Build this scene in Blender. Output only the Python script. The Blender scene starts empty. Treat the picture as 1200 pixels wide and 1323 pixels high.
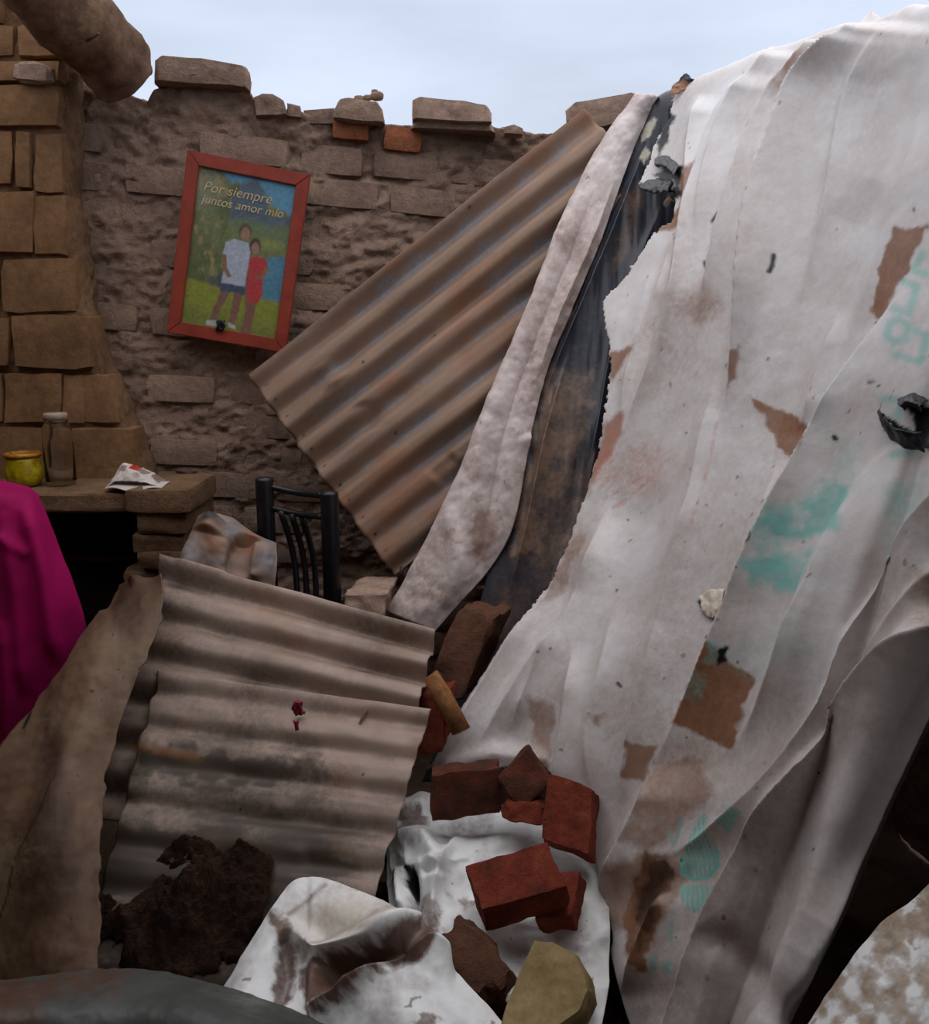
import bpy, bmesh, math, random
import numpy as np
from mathutils import Vector, Matrix, Euler

C = bpy.context.scene.collection
SC = bpy.context.scene
R = math.radians
random.seed(7)
rng = np.random.default_rng(7)

# ------------------------------------------------------------------ camera
FPX = 1150.0
PITCH = R(12)
CAM = np.array([0.0, 0.0, 1.55])
cd = bpy.data.cameras.new('camera')
cam = bpy.data.objects.new('camera', cd); C.objects.link(cam)
cam.location = CAM
cam.rotation_euler = (math.pi / 2 - PITCH, 0, 0)
cd.sensor_fit = 'VERTICAL'; cd.sensor_height = 24.0; cd.lens = 24.0 * FPX / 1323.0
cd.clip_start = 0.02
SC.camera = cam

# ------------------------------------------------------------------ sky (overcast, brighter overhead) and exposure
SKY = 1.0
ROOFZ, ROOFY, ROOFX = 2.55, 1.32, 1.90   # unseen roof, added and sized to shade the near side
SC.view_settings.view_transform = 'Standard'
SC.view_settings.look = 'None'
SC.view_settings.exposure = 0.0
SC.view_settings.gamma = 1.0
SC.view_settings.use_curve_mapping = False
w = bpy.data.worlds.new('overcast_sky'); SC.world = w; w.use_nodes = True
nt = w.node_tree; nt.nodes.clear()
tc = nt.nodes.new('ShaderNodeTexCoord')
sep = nt.nodes.new('ShaderNodeSeparateXYZ'); nt.links.new(tc.outputs['Generated'], sep.inputs[0])
rmp = nt.nodes.new('ShaderNodeValToRGB'); nt.links.new(sep.outputs['Z'], rmp.inputs[0])
el = rmp.color_ramp.elements
el[0].position = 0.0; el[0].color = (.76, .84, .97, 1)
el[1].position = 1.0; el[1].color = (2.2, 2.2, 2.3, 1)
e = el.new(.30); e.color = (.68, .77, .94, 1)
e = el.new(.45); e.color = (1.15, 1.18, 1.28, 1)
nz = nt.nodes.new('ShaderNodeTexNoise'); nz.inputs['Scale'].default_value = 3.0; nz.inputs['Detail'].default_value = 5
mp = nt.nodes.new('ShaderNodeMapping'); mp.inputs['Scale'].default_value = (1, 1, 4)
nt.links.new(tc.outputs['Generated'], mp.inputs[0]); nt.links.new(mp.outputs[0], nz.inputs[0])
mr = nt.nodes.new('ShaderNodeMapRange'); mr.inputs[1].default_value = .3; mr.inputs[2].default_value = .7
mr.inputs[3].default_value = .88; mr.inputs[4].default_value = 1.1
nt.links.new(nz.outputs[0], mr.inputs[0])
mx = nt.nodes.new('ShaderNodeVectorMath'); mx.operation = 'SCALE'
nt.links.new(rmp.outputs[0], mx.inputs[0]); nt.links.new(mr.outputs[0], mx.inputs['Scale'])
bg = nt.nodes.new('ShaderNodeBackground'); bg.inputs['Strength'].default_value = SKY
nt.links.new(mx.outputs[0], bg.inputs[0])
wo = nt.nodes.new('ShaderNodeOutputWorld'); nt.links.new(bg.outputs[0], wo.inputs[0])

# ------------------------------------------------------------------ helpers: points
cp, sp = math.cos(PITCH), math.sin(PITCH)
def rays(x, y):
    x = np.asarray(x, float); y = np.asarray(y, float)
    a = (x - 600) / FPX; b = (661.5 - y) / FPX
    return np.stack([a, cp + b * sp, -sp + b * cp], -1)
def P(x, y, Y):
    d = rays(x, y); return CAM + d * (np.asarray(Y, float) / d[..., 1])[..., None]
def Pz(x, y, z):
    d = rays(x, y); return CAM + d * ((z - CAM[2]) / d[..., 2])[..., None]
def proj(p):
    q = p - CAM
    dz = q[..., 1] * cp - q[..., 2] * sp
    up = q[..., 1] * sp + q[..., 2] * cp
    return 600 + FPX * q[..., 0] / dz, 661.5 - FPX * up / dz

def srgb(r, g, b):
    f = lambda c: (c / 255 / 12.92) if c <= 10 else ((c / 255 + .055) / 1.055) ** 2.4
    return (f(r), f(g), f(b), 1)

# ------------------------------------------------------------------ helpers: noise
def _h(i):
    n = (i[..., 0] * 374761393 + i[..., 1] * 668265263 + i[..., 2] * 2147483647 + 1013) & 0xffffffff
    n = ((n ^ (n >> 13)) * 1274126177) & 0xffffffff
    n = n ^ (n >> 16)
    return (n & 0xffff) / 65535.0
def vnoise(p):
    p = np.asarray(p, float); i = np.floor(p).astype(np.int64); f = p - i
    f = f * f * (3 - 2 * f); out = 0
    for dx in (0, 1):
        for dy in (0, 1):
            for dz in (0, 1):
                wgt = (f[..., 0] if dx else 1 - f[..., 0]) * (f[..., 1] if dy else 1 - f[..., 1]) * (f[..., 2] if dz else 1 - f[..., 2])
                out = out + wgt * _h(i + np.array([dx, dy, dz]))
    return out
def fbm(p, o=4):
    s = 0; a = .5; p = np.asarray(p, float)
    for k in range(o):
        s = s + a * (vnoise(p + 17.3 * k) - .5); a *= .5; p = p * 2.03
    return s * 2
def pix3(px, py, s, z=0.0):
    return np.stack([px * s, py * s, np.full_like(px, z)], -1)

# ------------------------------------------------------------------ helpers: masks in sheet coordinates
def polydist(px, py, pts, closed=False):
    """nearest distance, side (+ = right of a downward line) and along fraction"""
    pts = np.asarray(pts, float)
    if closed: pts = np.vstack([pts, pts[:1]])
    seg = np.linalg.norm(np.diff(pts, axis=0), axis=1); cum = np.concatenate([[0], np.cumsum(seg)])
    best = np.full(px.shape, 1e9); side = np.zeros(px.shape); al = np.zeros(px.shape)
    for k in range(len(pts) - 1):
        x0, y0 = pts[k]; dx, dy = pts[k + 1] - pts[k]; L2 = dx * dx + dy * dy + 1e-9
        t = np.clip(((px - x0) * dx + (py - y0) * dy) / L2, 0, 1)
        d = np.hypot(px - x0 - t * dx, py - y0 - t * dy)
        cr = dx * (py - y0) - dy * (px - x0)
        m = d < best
        best = np.where(m, d, best); side = np.where(m, -np.sign(cr), side)
        al = np.where(m, (cum[k] + t * seg[k]) / cum[-1], al)
    return best, side, al
def inside(px, py, pts):
    pts = np.asarray(pts, float); r = np.zeros(px.shape, bool); n = len(pts)
    for k in range(n):
        x0, y0 = pts[k]; x1, y1 = pts[(k + 1) % n]
        if y0 == y1: continue
        c = ((y0 > py) != (y1 > py)) & (px < (x1 - x0) * (py - y0) / (y1 - y0) + x0)
        r ^= c
    return r
def polymask(px, py, pts, soft=3.0, rough=4.0, scale=.08):
    d, _, _ = polydist(px, py, pts, True)
    sd = np.where(inside(px, py, pts), d, -d)
    sd = sd + rough * 2 * fbm(pix3(px, py, scale, 3.1), 4)
    return np.clip(.5 + sd / (2 * soft), 0, 1)
def stroke(px, py, pts, wd=3.0, soft=1.5, closed=False):
    d, _, _ = polydist(px, py, pts, closed)
    return np.clip(.5 + (wd - d) / (2 * soft), 0, 1)
def blob(px, py, x, y, rx, ry, rough=.35, ang=0):
    ca, sa = math.cos(R(ang)), math.sin(R(ang)); u = (px - x) * ca + (py - y) * sa; v = -(px - x) * sa + (py - y) * ca
    q = np.hypot(u / rx, v / ry) + rough * fbm(pix3(px, py, .03, x * .01), 4) * 2
    return np.clip(1.25 - q, 0, 1)
def step(px, py, pts, A, wl=6, wr=60, tin=.3, tout=.3):
    pts = np.asarray(pts, float); ax = 1 if np.ptp(pts[:, 1]) > np.ptp(pts[:, 0]) else 0
    if len(pts) > 2: pts = cr1(pts, 24)
    d, s, t = polydist(px, py, pts)
    t = np.clip(((py if ax else px) - pts[0, ax]) / (pts[-1, ax] - pts[0, ax]), 0, 1)
    h = np.where(s > 0, np.exp(-d / wr), np.exp(-d / wl))
    tp = np.clip(t / max(tin, 1e-6), 0, 1) * np.clip((1 - t) / max(tout, 1e-6), 0, 1)
    return A * h * tp * tp * (3 - 2 * tp)
def bump(px, py, pts, A, wd=20, tin=.15, tout=.15):
    d, s, t = polydist(px, py, pts)
    tp = np.clip(t / max(tin, 1e-6), 0, 1) * np.clip((1 - t) / max(tout, 1e-6), 0, 1)
    return A * np.exp(-(d / wd) ** 2) * tp

# ------------------------------------------------------------------ helpers: meshes
def cr1(ctrl, n):
    """Catmull-Rom along axis 0 to n samples"""
    c = np.asarray(ctrl, float); m = len(c)
    c = np.concatenate([2 * c[:1] - c[1:2], c, 2 * c[-1:] - c[-2:-1]])
    t = np.linspace(0, m - 1, n); i = np.minimum(t.astype(int), m - 2); f = (t - i).reshape((-1,) + (1,) * (c.ndim - 1))
    a, b, d, e_ = c[i], c[i + 1], c[i + 2], c[i + 3]
    return .5 * (2 * b + (d - a) * f + (2 * a - 5 * b + 4 * d - e_) * f ** 2 + (3 * b - a - 3 * d + e_) * f ** 3)
def patch(ctrl, nu, nv):
    g = cr1(ctrl, nu)
    return np.swapaxes(cr1(np.swapaxes(g, 0, 1), nv), 0, 1)
def ctrlpx(rows):
    a = np.asarray(rows, float); return P(a[..., 0], a[..., 1], a[..., 2])
def normals(g):
    du = np.gradient(g, axis=0); dv = np.gradient(g, axis=1)
    n = np.cross(du, dv); n /= np.linalg.norm(n, axis=-1, keepdims=True) + 1e-12
    v = CAM - g; v = v / np.linalg.norm(v, axis=-1, keepdims=True)
    if (n * v).sum() < 0: n = -n
    return n, v
def setp(o, label=None, cat=None, group=None, kind=None):
    if label: o['label'] = label
    if cat: o['category'] = cat
    if group: o['group'] = group
    if kind: o['kind'] = kind
    return o
def link(name, me, mat=None, parent=None):
    o = bpy.data.objects.new(name, me); C.objects.link(o)
    if mat and not me.materials: me.materials.append(mat)
    if parent: o.parent = parent
    return o
def empty(name, loc=(0, 0, 0)):
    o = bpy.data.objects.new(name, None); C.objects.link(o); o.location = loc; o.empty_display_size = .1; return o
def pyd(name, v, f, smooth=True):
    me = bpy.data.meshes.new(name); me.from_pydata([tuple(map(float, q)) for q in v], [], f); me.update()
    if smooth: me.polygons.foreach_set('use_smooth', [True] * len(me.polygons))
    return me
def gridmesh(name, g, keep=None, attr=None, thick=0.0, mat=None, parent=None, col=None):
    """mesh from an (nu,nv,3) grid; keep = boolean per quad; attr = (nu,nv,4)"""
    nu, nv = g.shape[:2]
    idx = np.arange(nu * nv).reshape(nu, nv)
    q = np.stack([idx[:-1, :-1], idx[1:, :-1], idx[1:, 1:], idx[:-1, 1:]], -1)
    # orient towards the camera
    du = g[1:, :-1] - g[:-1, :-1]; dv = g[:-1, 1:] - g[:-1, :-1]
    s = ((np.cross(du, dv)) * (CAM - g[:-1, :-1])).sum()
    q = q.reshape(-1, 4) if s > 0 else q.reshape(-1, 4)[:, ::-1]
    if keep is not None: q = q[keep.reshape(-1)]
    used = np.unique(q); remap = np.full(nu * nv, -1); remap[used] = np.arange(len(used)); q = remap[q]
    v = g.reshape(-1, 3)[used]
    me = bpy.data.meshes.new(name)
    me.vertices.add(len(v)); me.vertices.foreach_set('co', v.ravel().astype(np.float32))
    me.loops.add(len(q) * 4); me.loops.foreach_set('vertex_index', q.ravel().astype(np.int32))
    me.polygons.add(len(q)); me.polygons.foreach_set('loop_start', (np.arange(len(q)) * 4).astype(np.int32))
    me.update(calc_edges=True); me.validate()
    me.polygons.foreach_set('use_smooth', np.ones(len(me.polygons), bool))
    for nm, a in (('stain_shade', attr), ('paint', col)):
        if a is not None:
            at = me.color_attributes.new(nm, 'FLOAT_COLOR', 'POINT')
            at.data.foreach_set('color', a.reshape(-1, 4)[used].ravel().astype(np.float32))
    o = link(name, me, mat, parent)
    if thick:
        m = o.modifiers.new('thickness', 'SOLIDIFY'); m.thickness = thick; m.offset = -1
    return o
def quadc(g):
    return (g[:-1, :-1] + g[1:, :-1] + g[1:, 1:] + g[:-1, 1:]) / 4
def boxmesh(name, p0, e1, e2, e3, cuts=3, rough=.006, rnd=.18, seed=0, freq=14.0):
    """rough rounded block spanned by three edges; front-facing detail by noise"""
    bm = bmesh.new(); bmesh.ops.create_cube(bm, size=1)
    if cuts: bmesh.ops.subdivide_edges(bm, edges=bm.edges[:], cuts=cuts, use_grid_fill=True)
    v = np.array([q.co[:] for q in bm.verts])
    p0, e1, e2, e3 = [np.asarray(q, float) for q in (p0, e1, e2, e3)]
    L = np.array([np.linalg.norm(e1), np.linalg.norm(e2), np.linalg.norm(e3)])
    a = np.abs(v * 2); r = rnd * L.min()
    loc = v * L; inner = np.sign(loc) * np.minimum(np.abs(loc), L / 2 - r)
    d = loc - inner; n = np.linalg.norm(d, axis=1, keepdims=True)
    nz = (a > .999).sum(1)
    loc = np.where((nz >= 2)[:, None] & (n > 1e-9), inner + d / np.maximum(n, 1e-9) * r, loc)
    U = np.stack([e1 / L[0], e2 / L[1], e3 / L[2]])
    w_ = p0 + (e1 + e2 + e3) / 2 + loc @ U
    nrm = loc @ U; nrm /= np.linalg.norm(nrm, axis=1, keepdims=True) + 1e-9
    w_ = w_ + nrm * (fbm(w_ * freq + seed * 3.7, 3) * 2 * rough)[:, None]
    for q, c in zip(bm.verts, w_): q.co = c
    bmesh.ops.recalc_face_normals(bm, faces=bm.faces[:])
    me = bpy.data.meshes.new(name); bm.to_mesh(me); bm.free()
    me.polygons.foreach_set('use_smooth', [True] * len(me.polygons)); me.set_sharp_from_angle(angle=R(32))
    return me
def tube(path, rad, n=10, cap=True):
    path = np.asarray(path, float); rad = np.broadcast_to(np.asarray(rad, float), (len(path),))
    V, F = [], []; t = np.gradient(path, axis=0); ref = np.array([.13, .31, .94])
    for i in range(len(path)):
        z = t[i] / (np.linalg.norm(t[i]) + 1e-12); x = np.cross(ref, z)
        if np.linalg.norm(x) < .1: x = np.cross([1, 0, 0], z)
        x /= np.linalg.norm(x); y = np.cross(z, x)
        for k in range(n):
            a = 2 * math.pi * k / n; V.append(path[i] + rad[i] * (math.cos(a) * x + math.sin(a) * y))
    for i in range(len(path) - 1):
        for k in range(n):
            F.append((i * n + k, i * n + (k + 1) % n, (i + 1) * n + (k + 1) % n, (i + 1) * n + k))
    if cap: F.append(tuple(range(n))[::-1]); F.append(tuple((len(path) - 1) * n + k for k in range(n)))
    return V, F
def lathe(prof, n=24, c=(0, 0, 0)):
    V, F = [], []; m = len(prof)
    for r, z in prof:
        for k in range(n):
            a = 2 * math.pi * k / n; V.append((c[0] + r * math.cos(a), c[1] + r * math.sin(a), c[2] + z))
    for i in range(m - 1):
        for k in range(n): F.append((i * n + k, i * n + (k + 1) % n, (i + 1) * n + (k + 1) % n, (i + 1) * n + k))
    return V, F
def prism(name, outline, back, seed=0, rough=.004, sub=2):
    """solid from a 3D outline and an extrusion vector, edges eroded"""
    outline = np.asarray(outline, float); n = len(outline); c = outline.mean(0); back = np.asarray(back, float)
    rings = [c + (outline - c) * .45 - back * .03, c + (outline - c) * .93 - back * .02, outline + back * .1, outline + back * .5, outline + back * .9, c + (outline - c) * .9 + back]
    V = [c - back * .035]; F = []
    for r_ in rings: V += list(r_)
    V.append(c + back)
    for k in range(n): F.append((0, 1 + k, 1 + (k + 1) % n))
    for i in range(len(rings) - 1):
        for k in range(n):
            F.append((1 + i * n + k, 1 + (i + 1) * n + k, 1 + (i + 1) * n + (k + 1) % n, 1 + i * n + (k + 1) % n))
    b = 1 + (len(rings) - 1) * n
    for k in range(n): F.append((b + k, len(V) - 1, b + (k + 1) % n))
    me = pyd(name, V, F)
    bm = bmesh.new(); bm.from_mesh(me)
    bmesh.ops.subdivide_edges(bm, edges=bm.edges[:], cuts=sub, use_grid_fill=True)
    co = np.array([q.co[:] for q in bm.verts]); cc = co.mean(0); nr = co - cc; nr /= np.linalg.norm(nr, axis=1, keepdims=True) + 1e-9
    co = co + nr * (fbm(co * 22 + seed, 4) * 2 * rough)[:, None]
    for q, p_ in zip(bm.verts, co): q.co = p_
    bmesh.ops.recalc_face_normals(bm, faces=bm.faces[:]); bm.to_mesh(me); bm.free()
    me.polygons.foreach_set('use_smooth', [True] * len(me.polygons)); me.set_sharp_from_angle(angle=R(34))
    return me

# ------------------------------------------------------------------ helpers: materials
def newmat(name):
    m = bpy.data.materials.new(name); m.use_nodes = True
    return m, m.node_tree, m.node_tree.nodes['Principled BSDF']
def noisenode(t, scale, detail=6, rough=.6, vec=None, dist=0):
    n = t.nodes.new('ShaderNodeTexNoise'); n.inputs['Scale'].default_value = scale
    n.inputs['Detail'].default_value = detail; n.inputs['Roughness'].default_value = rough; n.inputs['Distortion'].default_value = dist
    if vec: t.links.new(vec, n.inputs['Vector'])
    return n
def ramp(t, src, stops):
    r = t.nodes.new('ShaderNodeValToRGB'); t.links.new(src, r.inputs[0]); e_ = r.color_ramp.elements
    e_[0].position, e_[0].color = stops[0]; e_[1].position, e_[1].color = stops[-1]
    for p_, c_ in stops[1:-1]:
        k = e_.new(p_); k.color = c_
    return r
def mix(t, fac, a, b):
    n = t.nodes.new('ShaderNodeMix'); n.data_type = 'RGBA'
    if isinstance(fac, float): n.inputs[0].default_value = fac
    else: t.links.new(fac, n.inputs[0])
    for i, q in ((6, a), (7, b)):
        if isinstance(q, tuple): n.inputs[i].default_value = q
        else: t.links.new(q, n.inputs[i])
    return n.outputs[2]
def bumpn(t, b, src, strength=.5, dist=.01, prev=None):
    n = t.nodes.new('ShaderNodeBump'); n.inputs['Strength'].default_value = strength; n.inputs['Distance'].default_value = dist
    t.links.new(src, n.inputs['Height'])
    if prev: t.links.new(prev, n.inputs['Normal'])
    t.links.new(n.outputs[0], b.inputs['Normal']); return n.outputs[0]
def earth(name, c1, c2, c3, s1=6, s2=45, bs=.6, bd=.012, rough=.95, rand=.0):
    m, t, b = newmat(name); g = t.nodes.new('ShaderNodeNewGeometry')
    n1 = noisenode(t, s1, 6, .65, g.outputs['Position']); n2 = noisenode(t, s2, 8, .7, g.outputs['Position'])
    c = ramp(t, n1.outputs[0], [(.3, c1), (.5, c2), (.72, c3)]).outputs[0]
    d = ramp(t, n2.outputs[0], [(.3, (.6, .58, .57, 1)), (.6, (1, 1, 1, 1))]).outputs[0]
    mm = t.nodes.new('ShaderNodeMix'); mm.data_type = 'RGBA'; mm.blend_type = 'MULTIPLY'; mm.inputs[0].default_value = .8
    t.links.new(c, mm.inputs[6]); t.links.new(d, mm.inputs[7]); out = mm.outputs[2]
    if rand:
        oi = t.nodes.new('ShaderNodeObjectInfo'); hs = t.nodes.new('ShaderNodeHueSaturation')
        r_ = t.nodes.new('ShaderNodeMapRange'); r_.inputs[3].default_value = 1 - rand; r_.inputs[4].default_value = 1 + rand
        t.links.new(oi.outputs['Random'], r_.inputs[0]); t.links.new(r_.outputs[0], hs.inputs['Value']); t.links.new(out, hs.inputs['Color']); out = hs.outputs[0]
    t.links.new(out, b.inputs['Base Color']); b.inputs['Roughness'].default_value = rough; b.inputs['Specular IOR Level'].default_value = .15
    b1 = bumpn(t, b, n2.outputs[0], bs, bd)
    n3 = noisenode(t, s2 * 4, 4, .7, g.outputs['Position']); bumpn(t, b, n3.outputs[0], bs * .7, bd * .3, b1)
    return m
def layered(name, base, layers, rough=.5, spec=.3, var=.08, bscale=30, bs=.15, bd=.004, bdet=5, metal=0.0, back=None, second=None):
    """base colour with layers painted by the mesh attribute 'stain' (R,G,B,A)"""
    m, t, b = newmat(name); g = t.nodes.new('ShaderNodeNewGeometry')
    at = t.nodes.new('ShaderNodeAttribute'); at.attribute_name = 'stain_shade'
    sp_ = t.nodes.new('ShaderNodeSeparateColor'); t.links.new(at.outputs['Color'], sp_.inputs[0])
    src = [sp_.outputs[0], sp_.outputs[1], sp_.outputs[2], at.outputs['Alpha']]
    nv = noisenode(t, 7, 6, .65, g.outputs['Position'])
    lo = tuple(c * (1 - var * 2) for c in base[:3]) + (1,); hi = tuple(min(1, c * (1 + var)) for c in base[:3]) + (1,)
    c = ramp(t, nv.outputs[0], [(.3, second or lo), (.65, hi)]).outputs[0]
    nn = noisenode(t, 60, 6, .75, g.outputs['Position'])
    for i, lc in enumerate(layers):
        if lc is None: continue
        ma = t.nodes.new('ShaderNodeMath'); ma.operation = 'MULTIPLY_ADD'
        ns = t.nodes.new('ShaderNodeMath'); ns.operation = 'SUBTRACT'; t.links.new(nn.outputs[0], ns.inputs[0]); ns.inputs[1].default_value = .5
        # noise only eats into half-covered places
        mu = t.nodes.new('ShaderNodeMath'); mu.operation = 'MULTIPLY'; t.links.new(src[i], mu.inputs[0])
        iv = t.nodes.new('ShaderNodeMath'); iv.operation = 'SUBTRACT'; iv.inputs[0].default_value = 1.0; t.links.new(src[i], iv.inputs[1]); t.links.new(iv.outputs[0], mu.inputs[1])
        t.links.new(mu.outputs[0], ma.inputs[0])
        s4 = t.nodes.new('ShaderNodeMath'); s4.operation = 'MULTIPLY'; t.links.new(ns.outputs[0], s4.inputs[0]); s4.inputs[1].default_value = 5.0
        t.links.new(s4.outputs[0], ma.inputs[1]); t.links.new(src[i], ma.inputs[2]); ma.use_clamp = True
        v2 = tuple(q * .72 for q in lc[:3]) + (1,)
        lcn = ramp(t, nn.outputs[0], [(.35, v2), (.62, lc)]).outputs[0]
        c = mix(t, ma.outputs[0], c, lcn)
    if back:
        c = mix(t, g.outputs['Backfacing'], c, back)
    t.links.new(c, b.inputs['Base Color']); b.inputs['Roughness'].default_value = rough
    b.inputs['Specular IOR Level'].default_value = spec; b.inputs['Metallic'].default_value = metal
    nb = noisenode(t, bscale, bdet, .6, g.outputs['Position'], .4); bumpn(t, b, nb.outputs[0], bs, bd)
    return m
def plain(name, c1, c2, scale=20, rough=.5, spec=.3, metal=0, bs=.2, bd=.004):
    m, t, b = newmat(name); g = t.nodes.new('ShaderNodeNewGeometry'); n = noisenode(t, scale, 6, .65, g.outputs['Position'])
    t.links.new(ramp(t, n.outputs[0], [(.35, c1), (.65, c2)]).outputs[0], b.inputs['Base Color'])
    b.inputs['Roughness'].default_value = rough; b.inputs['Specular IOR Level'].default_value = spec; b.inputs['Metallic'].default_value = metal
    bumpn(t, b, n.outputs[0], bs, bd); return m

BROWN = srgb(150, 108, 82)
M_mudback = earth('mud_mortar', srgb(134, 110, 96), srgb(168, 140, 122), srgb(190, 160, 136), 4, 38, .8, .013)
M_block = earth('adobe_block', srgb(134, 110, 96), srgb(168, 140, 122), srgb(186, 156, 132), 5, 42, .8, .013, rand=.1)
M_ochre = earth('ochre_adobe', srgb(122, 92, 66), srgb(146, 110, 78), srgb(164, 126, 88), 5, 30, .5, .008, rand=.1)
M_mudochre = earth('ochre_mortar', srgb(106, 80, 60), srgb(132, 102, 76), srgb(150, 118, 88), 5, 36, .7, .012)
M_shadedadobe = earth('shaded_adobe', srgb(34, 28, 25), srgb(46, 38, 34), srgb(60, 48, 42), 5, 30, .5, .008)  # near-black adobe: shade of the opening under the shelf put into colour
M_orange = earth('orange_adobe', srgb(140, 88, 60), srgb(176, 110, 76), srgb(186, 124, 90), 9, 45, .8, .012)
M_soil = earth('damp_soil', srgb(58, 40, 32), srgb(80, 56, 44), srgb(104, 74, 58), 9, 40, 1.0, .02)
M_redbrick = earth('fired_red_brick', srgb(92, 52, 40), srgb(136, 62, 46), srgb(150, 78, 56), 14, 50, .9, .008)
M_darkbrick = earth('muddy_red_brick', srgb(78, 54, 44), srgb(100, 62, 49), srgb(140, 68, 50), 16, 50, .9, .009)
M_brownblock = earth('brown_adobe', srgb(84, 60, 48), srgb(110, 76, 59), srgb(130, 84, 62), 10, 50, .8, .01)
M_floor = earth('earth_floor', srgb(70, 54, 44), srgb(92, 72, 58), srgb(110, 88, 70), 5, 30, .8, .02)
M_wood = earth('weathered_wood', srgb(84, 62, 50), srgb(122, 94, 74), srgb(168, 140, 112), 3, 24, .5, .01)
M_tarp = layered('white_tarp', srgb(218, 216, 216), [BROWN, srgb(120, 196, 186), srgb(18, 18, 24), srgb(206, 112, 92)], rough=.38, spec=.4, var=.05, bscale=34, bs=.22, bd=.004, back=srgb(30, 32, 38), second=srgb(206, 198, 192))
M_strip = layered('dirty_pink_tarp', srgb(222, 208, 204), [srgb(142, 106, 88), None, srgb(60, 44, 38), None], rough=.42, spec=.35, var=.05, bscale=46, bs=.2, bd=.003)
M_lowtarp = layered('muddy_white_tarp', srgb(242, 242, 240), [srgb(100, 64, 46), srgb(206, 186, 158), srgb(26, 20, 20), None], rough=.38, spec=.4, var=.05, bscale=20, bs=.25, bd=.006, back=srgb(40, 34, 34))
M_black = layered('black_tarp', srgb(46, 48, 58), [srgb(140, 112, 92), None, srgb(22, 22, 28), srgb(226, 220, 196)], rough=.35, spec=.5, var=.2, bscale=24, bs=.3, bd=.004)
M_sheetA = layered('dusty_zinc', srgb(150, 124, 106), [srgb(140, 112, 92), srgb(140, 142, 150), srgb(20, 16, 16), srgb(150, 96, 66)], rough=.6, spec=.35, var=.1, bscale=40, bs=.2, bd=.003, metal=.1)
M_sheetB = layered('grey_rusty_zinc', srgb(164, 142, 128), [srgb(66, 55, 45), srgb(52, 40, 32), srgb(16, 13, 12), srgb(136, 94, 58)], rough=.55, spec=.35, var=.12, bscale=40, bs=.2, bd=.003, metal=.1)
M_brownsheet = layered('rusty_flat_sheet', srgb(110, 84, 64), [srgb(70, 46, 33), srgb(132, 112, 86), srgb(22, 16, 14), None], rough=.6, spec=.3, var=.12, bscale=30, bs=.25, bd=.004, metal=.1)
M_darksheet = layered('dark_green_sheet', srgb(74, 76, 72), [srgb(90, 60, 44), srgb(110, 112, 106), srgb(16, 14, 14), None], rough=.5, spec=.35, var=.15, bscale=30, bs=.3, bd=.005)
M_cloth = layered('magenta_cloth', srgb(158, 8, 84), [srgb(104, 3, 54), None, None, None], rough=.75, spec=.15, var=.06, bscale=300, bs=.2, bd=.001)
M_chair = plain('black_enamel', srgb(13, 13, 17), srgb(24, 23, 27), 30, .4, .4)
M_wornend = plain('worn_wood_end', srgb(150, 126, 112), srgb(180, 156, 140), 60, .8)
M_frame = plain('red_painted_wood', srgb(132, 52, 36), srgb(154, 64, 46), 14, .5, .35)
M_backing = plain('frame_backing', srgb(60, 46, 36), srgb(80, 60, 48), 20, .9)
M_yellow = plain('yellow_enamel', srgb(140, 110, 10), srgb(196, 176, 20), 34, .35, .5)
M_orangelip = plain('rusty_lip', srgb(130, 80, 20), srgb(190, 130, 40), 50, .5)
M_pale = earth('pale_adobe', srgb(150, 122, 106), srgb(176, 148, 130), srgb(190, 160, 140), 9, 45, .6, .008)
M_stick = earth('split_wood', srgb(110, 72, 44), srgb(150, 104, 66), srgb(176, 126, 82), 10, 40, .6, .006)
M_scrap = plain('maroon_scrap', srgb(100, 22, 40), srgb(150, 50, 70), 90, .5)
M_dry = plain('dry_stalk', srgb(70, 54, 48), srgb(110, 88, 78), 60, .9)
M_blackscrap = plain('black_plastic', srgb(10, 10, 14), srgb(30, 30, 38), 60, .4)
M_roof = earth('added_reed_roof', srgb(80, 62, 48), srgb(110, 88, 66), srgb(130, 104, 78), 8, 40, .8, .01)

# ================================================================== SETTING
# back wall: vertical plane, running slightly away to the right
PHI = R(6); WE = np.array([math.cos(PHI), math.sin(PHI), 0]); WN = np.array([math.sin(PHI), -math.cos(PHI), 0])  # WN faces the camera
WO = P(200, 400, 3.5); WO[2] = 0
SL = -.07
def wallpt(u, z, out=0.0):
    return WO + WE * u + np.array([0, 0, 1.0]) * z + WN * out
def wall_uv(x, y, out=0.0):
    d = rays(x, y); o = WO + WN * out
    t = ((o - CAM) @ WN) / (d @ WN); p = CAM + d * t
    return float((p - WO) @ WE), float(p[2])
TOP = np.array([wall_uv(*q) for q in [(60, 92), (120, 108), (188, 128), (200, 112), (322, 116), (330, 128), (390, 150), (430, 156), (500, 165), (545, 164), (636, 165), (700, 172), (760, 170), (830, 160)]])
def walltop(u): return np.interp(u, TOP[:, 0], TOP[:, 1])
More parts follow.
